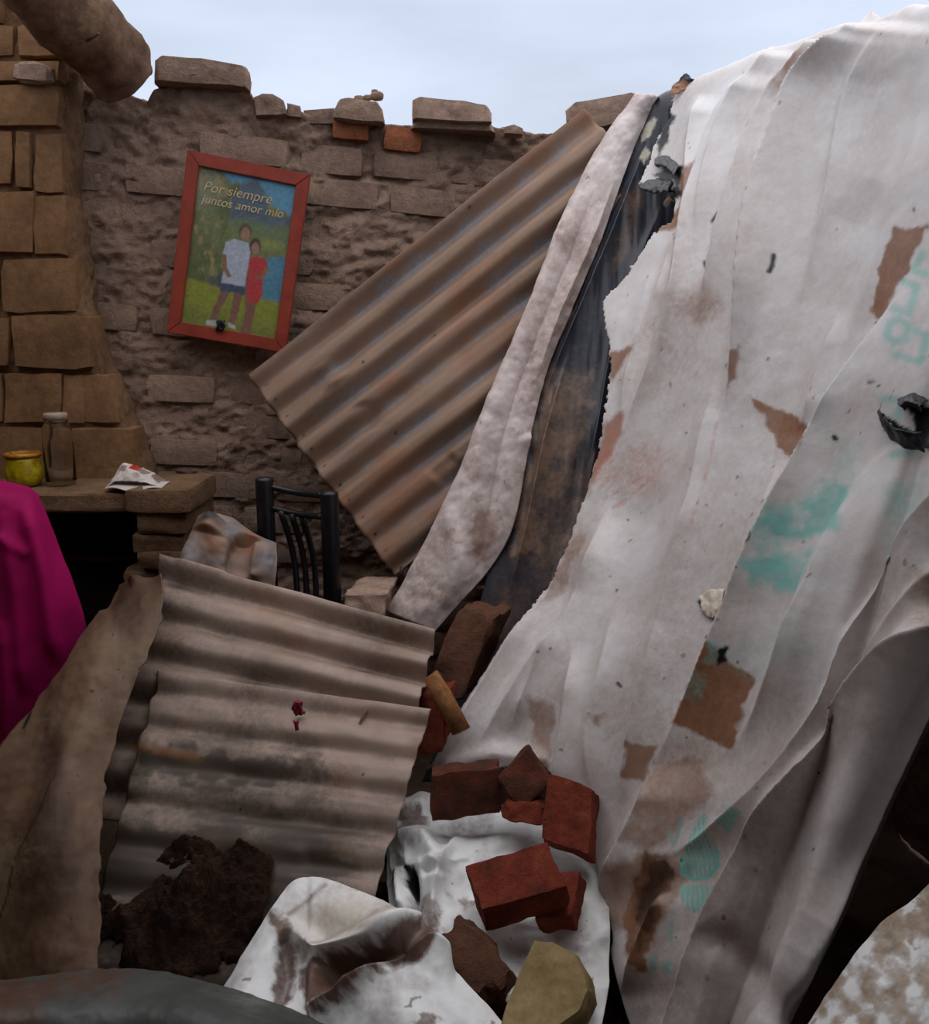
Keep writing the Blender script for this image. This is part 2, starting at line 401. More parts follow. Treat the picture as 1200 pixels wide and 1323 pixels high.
def fill(u0, u1, z0, nu, nz, depth=.32):
    us = np.linspace(u0, u1, nu); g = np.zeros((nu, nz + 10, 3))
    for i, u in enumerate(us):
        zt = walltop(u) + .012 * float(fbm(np.array([u * 14, 0, 5.5]), 3)) * 2
        zs = np.linspace(z0, zt, nz)
        g[i, :nz] = WO + WE * u + np.outer(zs, [0, 0, 1])
        for k in range(10):
            g[i, nz + k] = wallpt(u, zt + .012 * math.sin(k * 1.3), -depth * (k + 1) / 10)
    f = fbm(g * np.array([7, 7, 11]), 5); f2 = fbm(g * np.array([22, 22, 40]) + 5, 4)
    dn = .036 * f + .026 * f2 + .010 * fbm(g * np.array([60, 60, 90]), 3)
    g = g + WN * dn[..., None]
    g[:, nz:, 2] += .02 * f2[:, nz:]
    return g
g = fill(-.75, 2.3, 0.0, 340, 260)
wall_back = setp(gridmesh('wall_back', g, mat=M_mudback), kind='structure')
bk = gridmesh('wall_core', np.array([[wallpt(-.75, 0, -.33), wallpt(-.75, 2.3, -.33)], [wallpt(2.3, 0, -.33), wallpt(2.3, 2.3, -.33)]]), mat=M_mudback, parent=wall_back)

# adobe blocks of the back wall, laid in courses; they stand proud of uneven mud
variants = []
for k in range(10):
    variants.append(boxmesh('adobe_block_mesh', (-.5, -.5, -.5), (1, 0, 0), (0, 1, 0), (0, 0, 1), cuts=2, rough=.03, rnd=.16, seed=k * 11, freq=2.6))
def wallblock(u0, u1, z0, z1, out, mat=M_block, tilt=0.0, d=.14):
    me = variants[random.randrange(10)]
    o = bpy.data.objects.new('brick', me); C.objects.link(o)
    if not me.materials: me.materials.append(mat)
    c = wallpt((u0 + u1) / 2, (z0 + z1) / 2, out - d / 2)
    o.scale = (u1 - u0, d, z1 - z0)
    o.location = c; o.rotation_euler = Euler((random.uniform(-.03, .03), SL * -1 + tilt + random.uniform(-.02, .02), PHI), 'XYZ')
    if mat is not M_block:
        o.material_slots[0].link = 'OBJECT'; o.material_slots[0].material = mat
    o.parent = wall_back
    return o
H = .128
for r in range(19):
    zbase = .10 + r * H
    u = -.62 + (.18 if r % 2 else 0) + random.uniform(-.05, .05)
    while u < 1.55:
        L = random.uniform(.27, .40); um = u + L / 2
        z0 = zbase + SL * um * .9 + random.uniform(-.006, .006)
        if z0 + H - .018 < walltop(um) - .01 and z0 + H - .018 < min(walltop(u + .02), walltop(u + L - .02)) + .005:
            wallblock(u, u + L - .022, z0, z0 + H - .020, random.uniform(-.012, .024))
        u += L
# the two orange blocks at the broken top
for q in ((428, 158, 478, 182), (494, 166, 546, 198)):
    a = wall_uv(q[0], q[3]); b = wall_uv(q[2], q[1])
    setp(wallblock(a[0], b[0], a[1], b[1], .036, M_orange), 'orange brick at the broken top')

# left wall: a pier facing the camera with ochre blocks and an eroded right edge
YL = 3.30
edge = [(64, -80), (70, 30), (76, 100), (78, 250), (88, 330), (102, 400), (124, 475), (152, 545), (178, 625), (188, 720), (196, 840), (210, 1000)]
rows = []
for x, y in edge:
    rows.append([P(-340, y, YL + .03), P(-150, y, YL + .03), P(0, y, YL + .03), P(x - 10, y, YL + .03), P(x + 12, y, YL + .07), P(x + 26, y, YL + .18), P(x + 34, y, YL + .40)])
g = patch(np.array(rows), 220, 110); n, v = normals(g)
g = g + n * (.010 + .024 * fbm(g * 9, 5) + .012 * fbm(g * 40, 3))[..., None]
g[..., 2] = np.maximum(g[..., 2], -.05)
wall_left = setp(gridmesh('wall_left', g, mat=M_mudochre), kind='structure')
def pierblock(x0, y0, x1, y1, Y=YL, xb=None, lab=None):
    p0 = P(x0, y1, Y); e1 = P(xb if xb else x1, y1, Y) - p0; e2 = P(x0, y0, Y) - p0; e3 = np.array([0, .12, 0])
    me = boxmesh('brick', p0, e1, e2, e3, cuts=3, rough=.010, rnd=.09, seed=x0 + y0, freq=12)
    if xb:   # slanted right side
        dx = P(x1, y0, Y)[0] - P(xb, y1, Y)[0]
        for q in me.vertices:
            fz = (q.co.z - p0[2]) / e2[2]; fx = (q.co.x - p0[0]) / max(e1[0], 1e-6)
            q.co.x += dx * fz * fx
    return link('brick', me, M_shadedadobe if y0 > 636 else M_ochre, wall_left)  # blocks below shelf level get the painted shade
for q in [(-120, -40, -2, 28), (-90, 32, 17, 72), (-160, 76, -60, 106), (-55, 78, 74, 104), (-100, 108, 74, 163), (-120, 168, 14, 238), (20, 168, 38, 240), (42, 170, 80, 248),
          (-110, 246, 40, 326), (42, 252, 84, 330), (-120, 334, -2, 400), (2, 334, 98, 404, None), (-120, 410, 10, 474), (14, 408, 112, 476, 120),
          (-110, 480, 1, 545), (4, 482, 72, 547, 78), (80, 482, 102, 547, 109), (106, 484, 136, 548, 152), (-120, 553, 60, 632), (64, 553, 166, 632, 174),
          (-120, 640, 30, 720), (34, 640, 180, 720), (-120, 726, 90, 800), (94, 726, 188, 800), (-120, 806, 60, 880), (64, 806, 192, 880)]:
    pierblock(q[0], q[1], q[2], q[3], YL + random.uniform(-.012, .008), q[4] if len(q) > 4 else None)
link('mud_lump', boxmesh('mud_lump', P(18, 104, YL - .04), P(66, 108, YL - .04) - P(18, 104, YL - .04), P(18, 78, YL - .04) - P(18, 104, YL - .04), (0, .08, 0), 5, .014, .4, 77, 20), M_block, wall_left)
# block cut off under the beam
me = prism('brick', [P(22, 34, YL), P(22, 73, YL), P(74, 73, YL), P(74, 62, YL), P(60, 50, YL), P(36, 30, YL)][::-1], (0, .12, 0), 3, .004, 1)
link('brick', me, M_ochre, wall_left)

# earth floor with a low bed of rubble and soil
xs = np.linspace(-3.2, 3.2, 170); ys = np.linspace(-1.6, 5.0, 170)
X, Yg = np.meshgrid(xs, ys, indexing='ij')
Z = .02 * fbm(np.stack([X * 3, Yg * 3, X * 0], -1), 4)
setp(gridmesh('floor', np.stack([X, Yg, Z], -1), mat=M_floor), kind='structure')

# right wall under the tarpaulin
RA = P(905, 150, 3.45); RB = P(1230, 40, 2.2); rd = RB - RA; rd[2] = 0; rd /= np.linalg.norm(rd)
rn = np.array([-rd[1], rd[0], 0]); rn = -rn if rn[0] > 0 else rn     # faces left
us = np.linspace(-.1, 3.6, 160); zs = np.linspace(0, 1, 110); g = np.zeros((160, 125, 3))
for i, u in enumerate(us):
    zt = 2.10
    b = RA + rd * u
    for j in range(110): g[i, j] = (b[0] - rn[0] * .28, b[1] - rn[1] * .28, zt * zs[j])
    for k in range(15): g[i, 110 + k] = (b[0] - rn[0] * (.28 + .02 * (k + 1)), b[1] - rn[1] * (.28 + .02 * (k + 1)), zt)
g = g + rn * (.03 * fbm(g * 8, 4) * 2)[..., None]
setp(gridmesh('wall_right', g, mat=M_soil), kind='structure')

# unseen side wall, rear wall and roof, added to darken the near half
def slab(name, p0, e1, e2, e3, mat, cuts=12, rough=.02, seed=0):
    o = link(name, boxmesh(name, p0, e1, e2, e3, cuts, rough, .05, seed, 3), mat); return setp(o, kind='structure')
slab('added_wall_side', (-2.25, -1.6, 0), (.3, 0, 0), (0, 4.9, 0), (0, 0, 2.5), M_mudochre, 14, .02, 61)
slab('added_wall_rear', (-2.2, -1.85, 0), (4.6, 0, 0), (0, .3, 0), (0, 0, 2.5), M_mudochre, 14, .02, 62)
slab('added_ceiling', (-2.3, -1.9, ROOFZ), (2.3 + ROOFX, 0, 0), (0, 1.9 + ROOFY, 0), (0, 0, .10), M_roof, 14, .03, 63)

# ================================================================== TARPAULINS
def stream(pts, Y0, Y1, n=14, yb=None):
    p = np.asarray(pts, float); s = np.concatenate([[0], np.cumsum(np.hypot(*np.diff(p, axis=0).T))]); s /= s[-1]
    k = cr1(np.column_stack([p, Y0 + (Y1 - Y0) * s]), 80); s2 = np.concatenate([[0], np.cumsum(np.hypot(*np.diff(k[:, :2], axis=0).T))]); s2 /= s2[-1]
    t = np.linspace(0, 1, n); k = np.stack([np.interp(t, s2, k[:, i]) for i in range(3)], -1)
    return P(k[:, 0], k[:, 1], k[:, 2])
S = [
    ([(838, 122), (810, 250), (765, 390), (735, 560), (665, 740), (590, 880), (525, 1005)], 3.25, 2.28),
    ([(905, 100), (865, 250), (815, 440), (770, 640), (690, 850), (610, 1020)], 3.10, 2.18),
    ([(965, 76), (915, 250), (862, 470), (800, 720), (730, 900), (680, 1085)], 2.94, 2.04),
    ([(1050, 44), (990, 250), (930, 480), (860, 740), (800, 960), (765, 1150)], 2.66, 1.88),
    ([(1130, 24), (1080, 250), (1015, 500), (940, 760), (865, 1000), (790, 1240)], 2.44, 1.70),
    ([(1205, 2), (1160, 260), (1095, 520), (1015, 780), (920, 1040), (825, 1345)], 2.22, 1.56),
    ([(1300, -40), (1235, 290), (1165, 560), (1085, 800), (985, 1080), (895, 1360)], 2.0, 1.43),
    ([(1350, -60), (1280, 310), (1210, 600), (1125, 850), (1030, 1110), (935, 1366)], 1.88, 1.40),
    ([(1420, -80), (1330, 330), (1255, 620), (1165, 880), (1062, 1130), (967, 1370)], 1.76, 1.33),
    ([(1560, -110), (1440, 400), (1300, 700), (1180, 930), (1078, 1160), (990, 1380)], 1.84, 1.62),
    ([(1640, -110), (1520, 400), (1330, 700), (1202, 930), (1098, 1160), (1010, 1390)], 2.25, 2.1),
]
ctrl = []
for pts, a, b in S:
    k = stream(pts, a, b)
    away = np.array([.80, .45, 0.0])
    top = np.stack([k[0] + away * .34 + np.array([0, 0, -.16]), k[0] + away * .16 + np.array([0, 0, -.03])])
    ctrl.append(np.concatenate([top, k]))
NU, NV = 500, 520
g = patch(np.array(ctrl), NU, NV)
px, py = proj(g); n, v = normals(g)
ridge_j = int(NV * 2 / 15)
# folds run down the slope
d = np.zeros(px.shape)
FOLDS = [
    ([(1000, 62), (960, 120), (935, 180), (915, 260), (905, 330)], .022, 6, 24, .06, .4), ([(1160, 30), (1100, 130), (1070, 260), (1030, 400)], .020, 8, 34, .2, .4),
    ([(1200, 130), (1160, 260), (1120, 380), (1090, 470)], .016, 12, 40), ([(930, 470), (905, 560), (885, 660), (850, 740)], .016, 10, 34), ([(1010, 590), (960, 720), (930, 800)], .012, 10, 30),
    ([(1110, 640), (1060, 740), (1020, 860), (940, 980)], .020, 6, 40), ([(1085, 400), (1060, 470), (1030, 560)], .014, 5, 30), ([(720, 800), (690, 880), (655, 950)], .018, 8, 24), ([(800, 760), (780, 860), (760, 960), (770, 1050)], .016, 8, 30),
    # polyline, height, left width, right width
    ([(1062, 48), (1000, 130), (960, 230), (930, 330), (895, 450)], .036, 4, 34, .04, .4),
    ([(1130, 26), (1050, 100), (1010, 190), (985, 260), (960, 400), (930, 560)], .052, 5, 40, .04, .4),
    ([(965, 95), (930, 160), (900, 260), (880, 380), (838, 520)], .026, 5, 30, .06, .4),
    ([(905, 120), (893, 200), (890, 300), (860, 430), (815, 540), (770, 650)], .028, 5, 24, .06, .4),
    ([(870, 300), (850, 380), (815, 470), (798, 560)], .014, 5, 20),
    ([(1200, 330), (1140, 430), (1080, 520), (1035, 600), (985, 700), (932, 822), (880, 925), (840, 1000)], .042, 4, 60),
    ([(1200, 560), (1130, 610), (1065, 760), (1015, 860), (965, 950)], .020, 8, 60),
    ([(1420, 330), (1300, 530), (1175, 720), (1105, 818), (1060, 920), (975, 1035), (862, 1112)], .030, 4, 40, .3, .08),
    ([(1440, 330), (1320, 560), (1180, 780), (1125, 860), (1075, 930)], .010, 4, 30),
    ([(1480, 280), (1340, 560), (1215, 760), (1120, 905), (1050, 975), (975, 1090), (915, 1210), (865, 1345), (850, 1400)], .036, 4, 40, .3, .02),
    ([(1560, 200), (1400, 500), (1230, 800), (1155, 945), (1090, 1085), (1034, 1195), (970, 1350), (950, 1420)], .036, 4, 36, .3, .02),
    ([(900, 600), (870, 720), (845, 830), (815, 960), (800, 1060)], .020, 8, 45),
    ([(790, 640), (735, 790), (680, 870), (600, 990)], .030, 7, 45),
    ([(700, 760), (640, 860), (575, 965), (540, 1010)], .028, 10, 26),
    ([(745, 830), (735, 910), (720, 1000), (715, 1060)], .026, 6, 24),
    ([(855, 985), (820, 1070), (770, 1170)], .030, 8, 50),
    ([(870, 1130), (840, 1200), (800, 1290)], .030, 6, 40),
]
for f in FOLDS: d = d + 1.65 * step(px, py, *f)
VAL = [([(860, 380), (830, 560), (780, 720)], -.014, 26), ([(1120, 230), (1060, 420), (1000, 620)], -.012, 40), ([(760, 720), (690, 880), (640, 990)], -.02, 26), ([(850, 620), (760, 830), (700, 960)], -.012, 30),
       ([(940, 470), (880, 680), (830, 860)], -.014, 34), ([(925, 1200), (985, 1260), (1010, 1320)], -.02, 20), ([(555, 1000), (640, 975), (720, 985)], .03, 12)]
for f in VAL: d = d + bump(px, py, f[0], f[1], f[2])
ui = np.linspace(0, 1, NU)[:, None] * np.ones(NV); vi = np.linspace(0, 1, NV)[None] * np.ones((NU, 1))
d = d + .016 * fbm(np.stack([ui * 18, vi * 2.0, ui * 0 + 2], -1), 2) + .003 * fbm(np.stack([ui * 50, vi * 6, ui * 0 + 8], -1), 2) + .004 * fbm(g * 10, 3)
d = d * np.clip((vi - .04) / .07, .2, 1)
d = d * np.clip(1.0 - (ui - .80) / .12, .25, 1)
dirv = n + .7 * v; dirv /= np.linalg.norm(dirv, axis=-1, keepdims=True)
base_px, base_py = px, py
g = g + dirv * d[..., None]
# stains, prints, scorches and painted shade, kept with the sheet as an attribute
px, py = base_px, base_py
def mx_(a, *b):
    for q in b: a = np.maximum(a, q)
    return a
brown = np.zeros(px.shape)
for pts, k, soft in [
    ([(968, 512), (1000, 525), (1058, 556), (1034, 606), (1005, 575), (985, 540)], 1, 2.5), ([(1160, 296), (1206, 292), (1178, 350), (1142, 412), (1124, 405)], 1, 2),
    ([(945, 455), (962, 450), (952, 490), (938, 508)], .9, 3), ([(1030, 74), (1064, 62), (1040, 110), (1008, 134)], .7, 6),
    ([(876, 222), (909, 217), (890, 275), (866, 302), (846, 300), (880, 262)], 1, 2.5), ([(920, 828), (978, 880), (945, 968), (868, 936)], 1, 3),
    ([(815, 960), (852, 965), (835, 1012), (806, 1004)], .9, 3), ([(845, 990), (905, 962), (925, 1030), (850, 1105), (806, 1092)], .75, 9),
    ([(845, 1100), (905, 1110), (850, 1230), (775, 1190), (770, 1130)], .8, 8), ([(780, 550), (806, 530), (806, 560), (770, 620), (745, 660)], .8, 5),
    ([(785, 452), (824, 446), (806, 472), (788, 500)], .9, 4), ([(685, 905), (722, 910), (712, 1000), (690, 965)], .75, 5), ([(760, 925), (785, 922), (778, 938)], .8, 4),
    ([(735, 690), (760, 690), (730, 760), (690, 790)], .7, 6), ([(1195, 740), (1230, 730), (1215, 820), (1180, 850)], .8, 8)]:
    brown = mx_(brown, k * polymask(px, py, pts, soft))
for b_ in [(865, 450, 60, 110, .35, 20), (905, 400, 30, 40, .6, 20), (800, 610, 60, 70, .35, 20), (830, 900, 60, 120, .3, 20), (880, 1000, 70, 90, .45, 20), (770, 800, 90, 90, .16, 0),
           (1120, 850, 50, 160, .3, 25), (1000, 1180, 60, 150, .28, 20), (880, 300, 20, 60, .3, 10), (740, 720, 40, 60, .4, 20), (985, 600, 60, 60, .25, 0), (1080, 1000, 40, 120, .3, 25), (870, 1290, 60, 60, .5, 0)]:
    brown = mx_(brown, b_[4] * blob(px, py, b_[0], b_[1], b_[2], b_[3], .4, b_[5]))
ng = fbm(np.stack([ui * 12, vi * 5, ui * 0], -1), 5)
brown = mx_(brown, np.clip(.08 + .22 * ng + .16 * np.clip((py - 300) / 800, 0, 1), 0, .45))
brown = mx_(brown, polymask(px, py, [(846, 1098), (874, 1122), (866, 1180), (838, 1260), (812, 1240), (800, 1180)], 4, 6))  # mud below the fold tip, deepened as painted shade
sp1 = vnoise(g * 55); brown = mx_(brown, np.where(sp1 > .93, .7, 0) * (fbm(g * 5, 3) > .02))
teal = np.zeros(px.shape); tn = np.clip(.75 + .9 * fbm(pix3(px, py, .05), 4), 0, 1)
for pts, k, soft in [([(1002, 668), (1050, 648), (1075, 625), (1108, 632), (1100, 690), (1000, 706), (985, 700)], .85, 6), ([(972, 730), (1070, 712), (1062, 752), (1040, 768), (985, 760)], .85, 7),
                     ([(995, 700), (1024, 700), (1010, 740), (985, 740)], .6, 6), ([(930, 835), (955, 840), (950, 860), (925, 858)], .5, 4), ([(940, 860), (1050, 800), (1060, 850), (985, 880)], .22, 12),
                     ([(1150, 640), (1196, 610), (1190, 700), (1150, 730)], .4, 8), ([(1085, 560), (1130, 590), (1120, 640), (1080, 620)], .25, 10), ([(895, 870), (920, 878), (905, 915), (890, 905)], .35, 5)]:
    teal = mx_(teal, k * polymask(px, py, pts, soft) * tn)
# faded lettering running down the sheet by the right side
for pts, cl in [([(1172, 365), (1190, 372), (1182, 408), (1164, 402)], 0), ([(1160, 422), (1172, 416), (1182, 424), (1178, 440), (1166, 446), (1158, 438)], 1), ([(1166, 462), (1194, 470), (1198, 462)], 0),
                ([(1196, 330), (1186, 352), (1200, 356)], 0), ([(1190, 430), (1204, 436), (1198, 456)], 0), ([(1150, 520), (1172, 520), (1166, 540)], 0), ([(1160, 590), (1180, 584)], 0)]:
    teal = mx_(teal, .6 * stroke(px, py, pts, 5, 3, bool(cl)))
# two striped shells, one above the other
ang = np.sin((px * .94 - py * .10) * 1.15) * .5 + .5
def shell(poly): return polymask(px, py, poly, 1.6, 1.0)
u1 = shell([(898, 1072), (912, 1050), (926, 1098), (928, 1118), (916, 1134), (896, 1138), (882, 1128), (884, 1110)]); u2 = shell([(881, 1144), (926, 1144), (922, 1168), (908, 1182), (894, 1178), (884, 1162)])
rim1 = stroke(px, py, [(884, 1112), (884, 1128), (897, 1137), (915, 1133), (927, 1118), (926, 1100)], 3, 1.5)
teal = mx_(teal, u1 * np.where(ang > .45, .9, .25), u2 * np.where(ang > .45, .9, .35), rim1 * .9)
u3 = polymask(px, py, [(938, 1040), (962, 1046), (972, 1052), (950, 1082), (938, 1062)], 2, 2); teal = mx_(teal, u3 * np.where(ang > .45, .9, .4))
for pts in ([(846, 1240), (852, 1250), (846, 1256)], [(852, 1240), (848, 1248)], [(862, 1244), (866, 1258)], [(870, 1244), (864, 1252), (871, 1258)], [(874, 1190), (872, 1215)], [(884, 1060), (876, 1090)], [(868, 1076), (874, 1092)]):
    teal = mx_(teal, .6 * stroke(px, py, pts, 2.2, 1.6))
blk = np.zeros(px.shape)
for pts in ([(1148, 538), (1163, 546), (1184, 560), (1186, 540), (1172, 524), (1188, 518), (1206, 528), (1206, 582), (1176, 580), (1154, 566)], [(940, 846), (950, 842), (946, 858), (938, 862)],
            [(845, 225), (872, 207), (884, 222), (880, 252), (866, 258), (872, 232), (856, 238)], [(828, 236), (850, 232), (872, 246), (876, 256), (848, 250), (826, 250)], [(862, 140), (872, 150), (858, 188), (846, 214), (850, 180)]):
    blk = mx_(blk, polymask(px, py, pts, 1.5, 3, .12))
for pts, w_ in (([(905, 778), (912, 792), (924, 798), (934, 800), (938, 790)], 2.4), ([(986, 695), (984, 705), (976, 712)], 2.2), ([(1006, 335), (1004, 348), (1000, 356)], 2.6), ([(802, 884), (806, 888)], 2), ([(916, 342), (918, 347)], 2),
                ([(974, 158), (970, 170), (964, 190)], 1.0), ([(1089, 570), (1092, 572)], 3), ([(934, 278), (926, 290)], 1.6), ([(1142, 498), (1136, 500)], 1.4), ([(772, 1215), (760, 1210)], 2)):
    blk = mx_(blk, stroke(px, py, pts, w_, 1.2))
blk = mx_(blk, .72 * polymask(px, py, [(850, 1100), (872, 1126), (858, 1180), (836, 1230), (822, 1170)], 5, 7))  # shade under the fold tip painted dark over the mud
sx = rng.uniform(560, 1200, 70); sy = rng.uniform(60, 1250, 70)
for a, b in zip(sx, sy): blk = mx_(blk, .8 * np.clip(rng.uniform(.8, 1.8) + .5 - np.hypot(px - a, py - b) / 1.2, 0, 1))
red = np.zeros(px.shape)
for pts in ([(780, 645), (825, 615), (868, 588)], [(790, 655), (835, 620), (875, 596)], [(775, 630), (800, 610), (815, 580)], [(800, 650), (840, 612)], [(785, 618), (792, 580), (804, 545)], [(925, 545), (918, 590), (895, 680)]):
    red = mx_(red, .55 * stroke(px, py, pts, 1.2, 2.0) * np.clip(.6 + 1.2 * fbm(pix3(px, py, .12), 3), 0, 1))
red = mx_(red, .4 * polymask(px, py, [(788, 552), (802, 540), (796, 575), (768, 630), (760, 625)], 4), .16 * blob(px, py, 830, 600, 60, 40))
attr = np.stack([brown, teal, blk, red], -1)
# ragged left edge and a few torn holes
LE = [(868, 60), (872, 112), (864, 150), (850, 180), (836, 212), (826, 238), (846, 247), (870, 250), (874, 262), (868, 288), (846, 302), (825, 332), (800, 366), (778, 390), (785, 430), (789, 470), (783, 520), (772, 590), (752, 650), (735, 700), (712, 750), (672, 805), (640, 852), (600, 915), (560, 985), (545, 1004), (540, 1060)]
qx = quadc(px[..., None])[..., 0]; qy = quadc(py[..., None])[..., 0]
LEp = LE + [(1900, 1060), (1900, 1600), (2600, 1600), (2600, -900), (868, -900)]
dd, _, _ = polydist(qx, qy, LE); ins = inside(qx, qy, LEp)
sd = np.where(ins, dd, -dd) + 3.5 * fbm(pix3(qx, qy, .16), 3)
keep = (sd > 0) | (qy > 1004)
low = [(520, 1003), (560, 992), (600, 998), (700, 985), (722, 1010), (775, 1120), (790, 1215), (760, 1330), (500, 1330)]
keep &= ~(inside(qx, qy, low))
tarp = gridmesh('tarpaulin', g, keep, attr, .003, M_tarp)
setp(tarp, 'huge white tarpaulin draped in long folds down the right side, with teal print', 'tarpaulin')
def surf(x, y, lift):
    k = np.argmin((base_px - x) ** 2 + (base_py - y) ** 2); i, j = np.unravel_index(k, base_px.shape)
    return g[i, j] + n[i, j] * lift
def flap(name, outer, inner, lift, mat, seed):
    A = np.array([surf(x, y, .004) for x, y in outer]); B = np.array([surf(x, y, lift) for x, y in inner]); m = (A + B) / 2 + n[0, 0] * 0 + (B - A) * .25 + np.array([-.6, -.3, .4]) * lift * .5
    q = patch(np.array([A, m, B]), 20, 60); q = q + .006 * np.stack([fbm(q * 60 + seed, 3), fbm(q * 60 + 5 + seed, 3), fbm(q * 60 + 9 + seed, 3)], -1)
    return gridmesh(name, q, None, None, .003, mat, tarp)
M_tornblack = plain('torn_black_edge', srgb(16, 17, 24), srgb(34, 36, 48), 60, .4, .5); M_torncream = plain('torn_cream_edge', srgb(196, 180, 160), srgb(220, 208, 190), 40, .5)
setp(flap('torn_flap', [(1146, 534), (1152, 562), (1172, 580), (1196, 584)], [(1164, 546), (1170, 558), (1184, 564), (1200, 562)], .030, M_tornblack, 1), 'black curled edge of a burnt hole')
setp(flap('torn_flap', [(1170, 520), (1186, 514), (1204, 520)], [(1184, 540), (1190, 534), (1202, 538)], .028, M_tornblack, 3), 'black upper edge of a burnt hole')
setp(flap('torn_flap', [(906, 770), (920, 764), (938, 762)], [(912, 792), (922, 798), (936, 796)], .010, M_torncream, 5), 'cream flap of a small tear')
setp(flap('torn_flap', [(846, 206), (862, 202), (880, 216)], [(852, 220), (866, 222), (878, 236)], .02, M_tornblack, 7), 'black torn edge beside the long tear')
setp(flap('torn_flap', [(826, 240), (848, 230), (872, 236)], [(834, 250), (850, 254), (870, 256)], .02, M_tornblack, 9), 'black torn lower edge beside the long tear')

# the leaning upper corrugated sheet: a flat parallelogram in space
SA, SB, SCn = P(322, 487, 3.28), P(760, 140, 3.42), P(508, 742, 2.92)
e1 = SB - SA; e2 = SCn - SA
SN = np.cross(e1, e2); SN /= np.linalg.norm(SN); SN = SN if SN @ (CAM - SA) > 0 else -SN
def on_sheet(x, y, lift=0.0):
    d_ = rays(x, y); o = SA + SN * lift; t = ((o - CAM) @ SN) / (d_ @ SN); return CAM + d_ * t[..., None]
def corrugated(name, A, B, Cc, waves, amp, nu=120, nv=240, over=1.0, sag=0.0, jag=.004, attrf=None, mat=None, dents=(), seed=0, D=None, irr=.5, flat=0.0):
    """A->B along the corrugations, A->C across them"""
    s = np.linspace(0, over, nu)[:, None]; t = np.linspace(0, 1, nv)[None]
    D = B + Cc - A if D is None else D
    g = A + (B - A) * s[..., None] + (Cc - A) * t[..., None] + (D - B - Cc + A) * (s * t)[..., None]
    n, v = normals(g)
    cw = np.cos(2 * math.pi * waves * t); h = amp * (1.35 - 2.3 * ((1 - cw) / 2) ** 1.7) * np.ones_like(s)
    px, py = proj(g)
    soft = 1 + irr * fbm(np.stack([s * 3 + 0 * t, t * 6 + 0 * s, 0 * s * t + seed], -1), 3)
    h = h * soft + .012 * fbm(np.stack([s * 4 + 0 * t, t * 5 + 0 * s, 0 * s * t + seed + 4], -1), 3)
    h = h * (1 - flat * t)
    for dn in dents: h = h + bump(px, py, *dn)
    h = h - sag * np.sin(math.pi * np.clip(s, 0, 1)) * np.ones_like(t)
    g = g + n * h[..., None]
    # uneven cut ends
    eo = jag * fbm(np.stack([t[0] * 30, t[0] * 0, t[0] * 0 + seed], -1), 3)
    g[0] += np.outer(eo, (A - B) / np.linalg.norm(A - B)); g[-1] += np.outer(eo, (B - A) / np.linalg.norm(B - A))
    a = attrf(px, py, s * np.ones_like(t), t * np.ones_like(s), np.cos(2 * math.pi * waves * t) * np.ones_like(s))
    return gridmesh(name, g, None, a, .0015, mat)
def at_upper(px, py, s, t, wv):
    nn_ = fbm(pix3(px, py, .012, 2), 5); n2 = fbm(pix3(px, py, .05, 7), 4)
    dust = np.clip(.35 + .9 * nn_ + .25 * wv, 0, .9)
    zinc = np.clip((-wv - .45) * 1.0 + 1.0 * n2 + 1.2 * nn_, 0, .6) * np.clip(s * 6 - .1, 0, 1)
    k = np.zeros(px.shape)
    for f in np.linspace(.04, .97, 12):
        k = np.maximum(k, np.clip(2.2 - np.hypot(px - (322 + 186 * f + 14), py - (487 + 255 * f - 2)), 0, 1))
    for q in ((543, 492), (608, 270), (430, 500), (470, 470), (510, 560), (560, 430)): k = np.maximum(k, np.clip(2.2 - np.hypot(px - q[0], py - q[1]), 0, 1))
    k = np.maximum(k, .35 * np.clip(1 - t * 22, 0, 1))
    rust = np.clip(.9 * fbm(pix3(px, py, .02, 11), 4) - .05 + .15 * (wv > 0), 0, .6)
    return np.stack([dust, zinc, k, rust], -1)
sh = corrugated('corrugated_sheet', SA, SB, SCn, 7.6, .017, 150, 220, .99, .01, .006, at_upper, M_sheetA, [([(415, 470), (440, 500)], .012, 16), ([(590, 590), (560, 620)], -.012, 14), ([(470, 520), (480, 560)], -.01, 14)], 1, None, .9)
setp(sh, 'dusty brown corrugated metal sheet leaning against the back wall beside the red picture frame', 'metal sheet', 'corrugated sheets')
sh['group'] = 'corrugated sheets'

# the narrow dirty strip of tarpaulin lying over that sheet
L_ = [(824, 120), (800, 150), (762, 205), (722, 290), (682, 400), (640, 495), (598, 595), (545, 705), (498, 790)]
R_ = [(852, 126), (832, 160), (806, 225), (772, 322), (738, 402), (708, 478), (686, 560), (668, 690), (562, 816)]
R_[7] = (655, 700)
ctrl = []
for (a, b), (c, d_) in zip(L_, R_):
    row = []
    for k in np.linspace(0, 1, 5):
        x, y = a + (c - a) * k, b + (d_ - b) * k
        row.append(on_sheet(np.float64(x), np.float64(y), .045 + .025 * math.sin(math.pi * k)))
    ctrl.append(row)
ctrl = np.array(ctrl); ctrl = np.concatenate([ctrl[:1] + np.array([.05, .25, -.12]), ctrl])
g = patch(ctrl, 330, 70); px, py = proj(g); n, v = normals(g)
d = step(px, py, [(800, 180), (770, 240), (735, 330), (690, 440), (650, 560), (625, 700), (600, 780)], -.022, 14, 26) + step(px, py, [(800, 215), (760, 320), (720, 410), (690, 500)], .02, 4, 10)
d += bump(px, py, [(680, 560), (692, 590), (690, 610)], .03, 9) + bump(px, py, [(575, 650), (590, 720), (575, 790)], .012, 12) + .012 * fbm(g * 9, 4) + .005 * fbm(g * 30, 3)
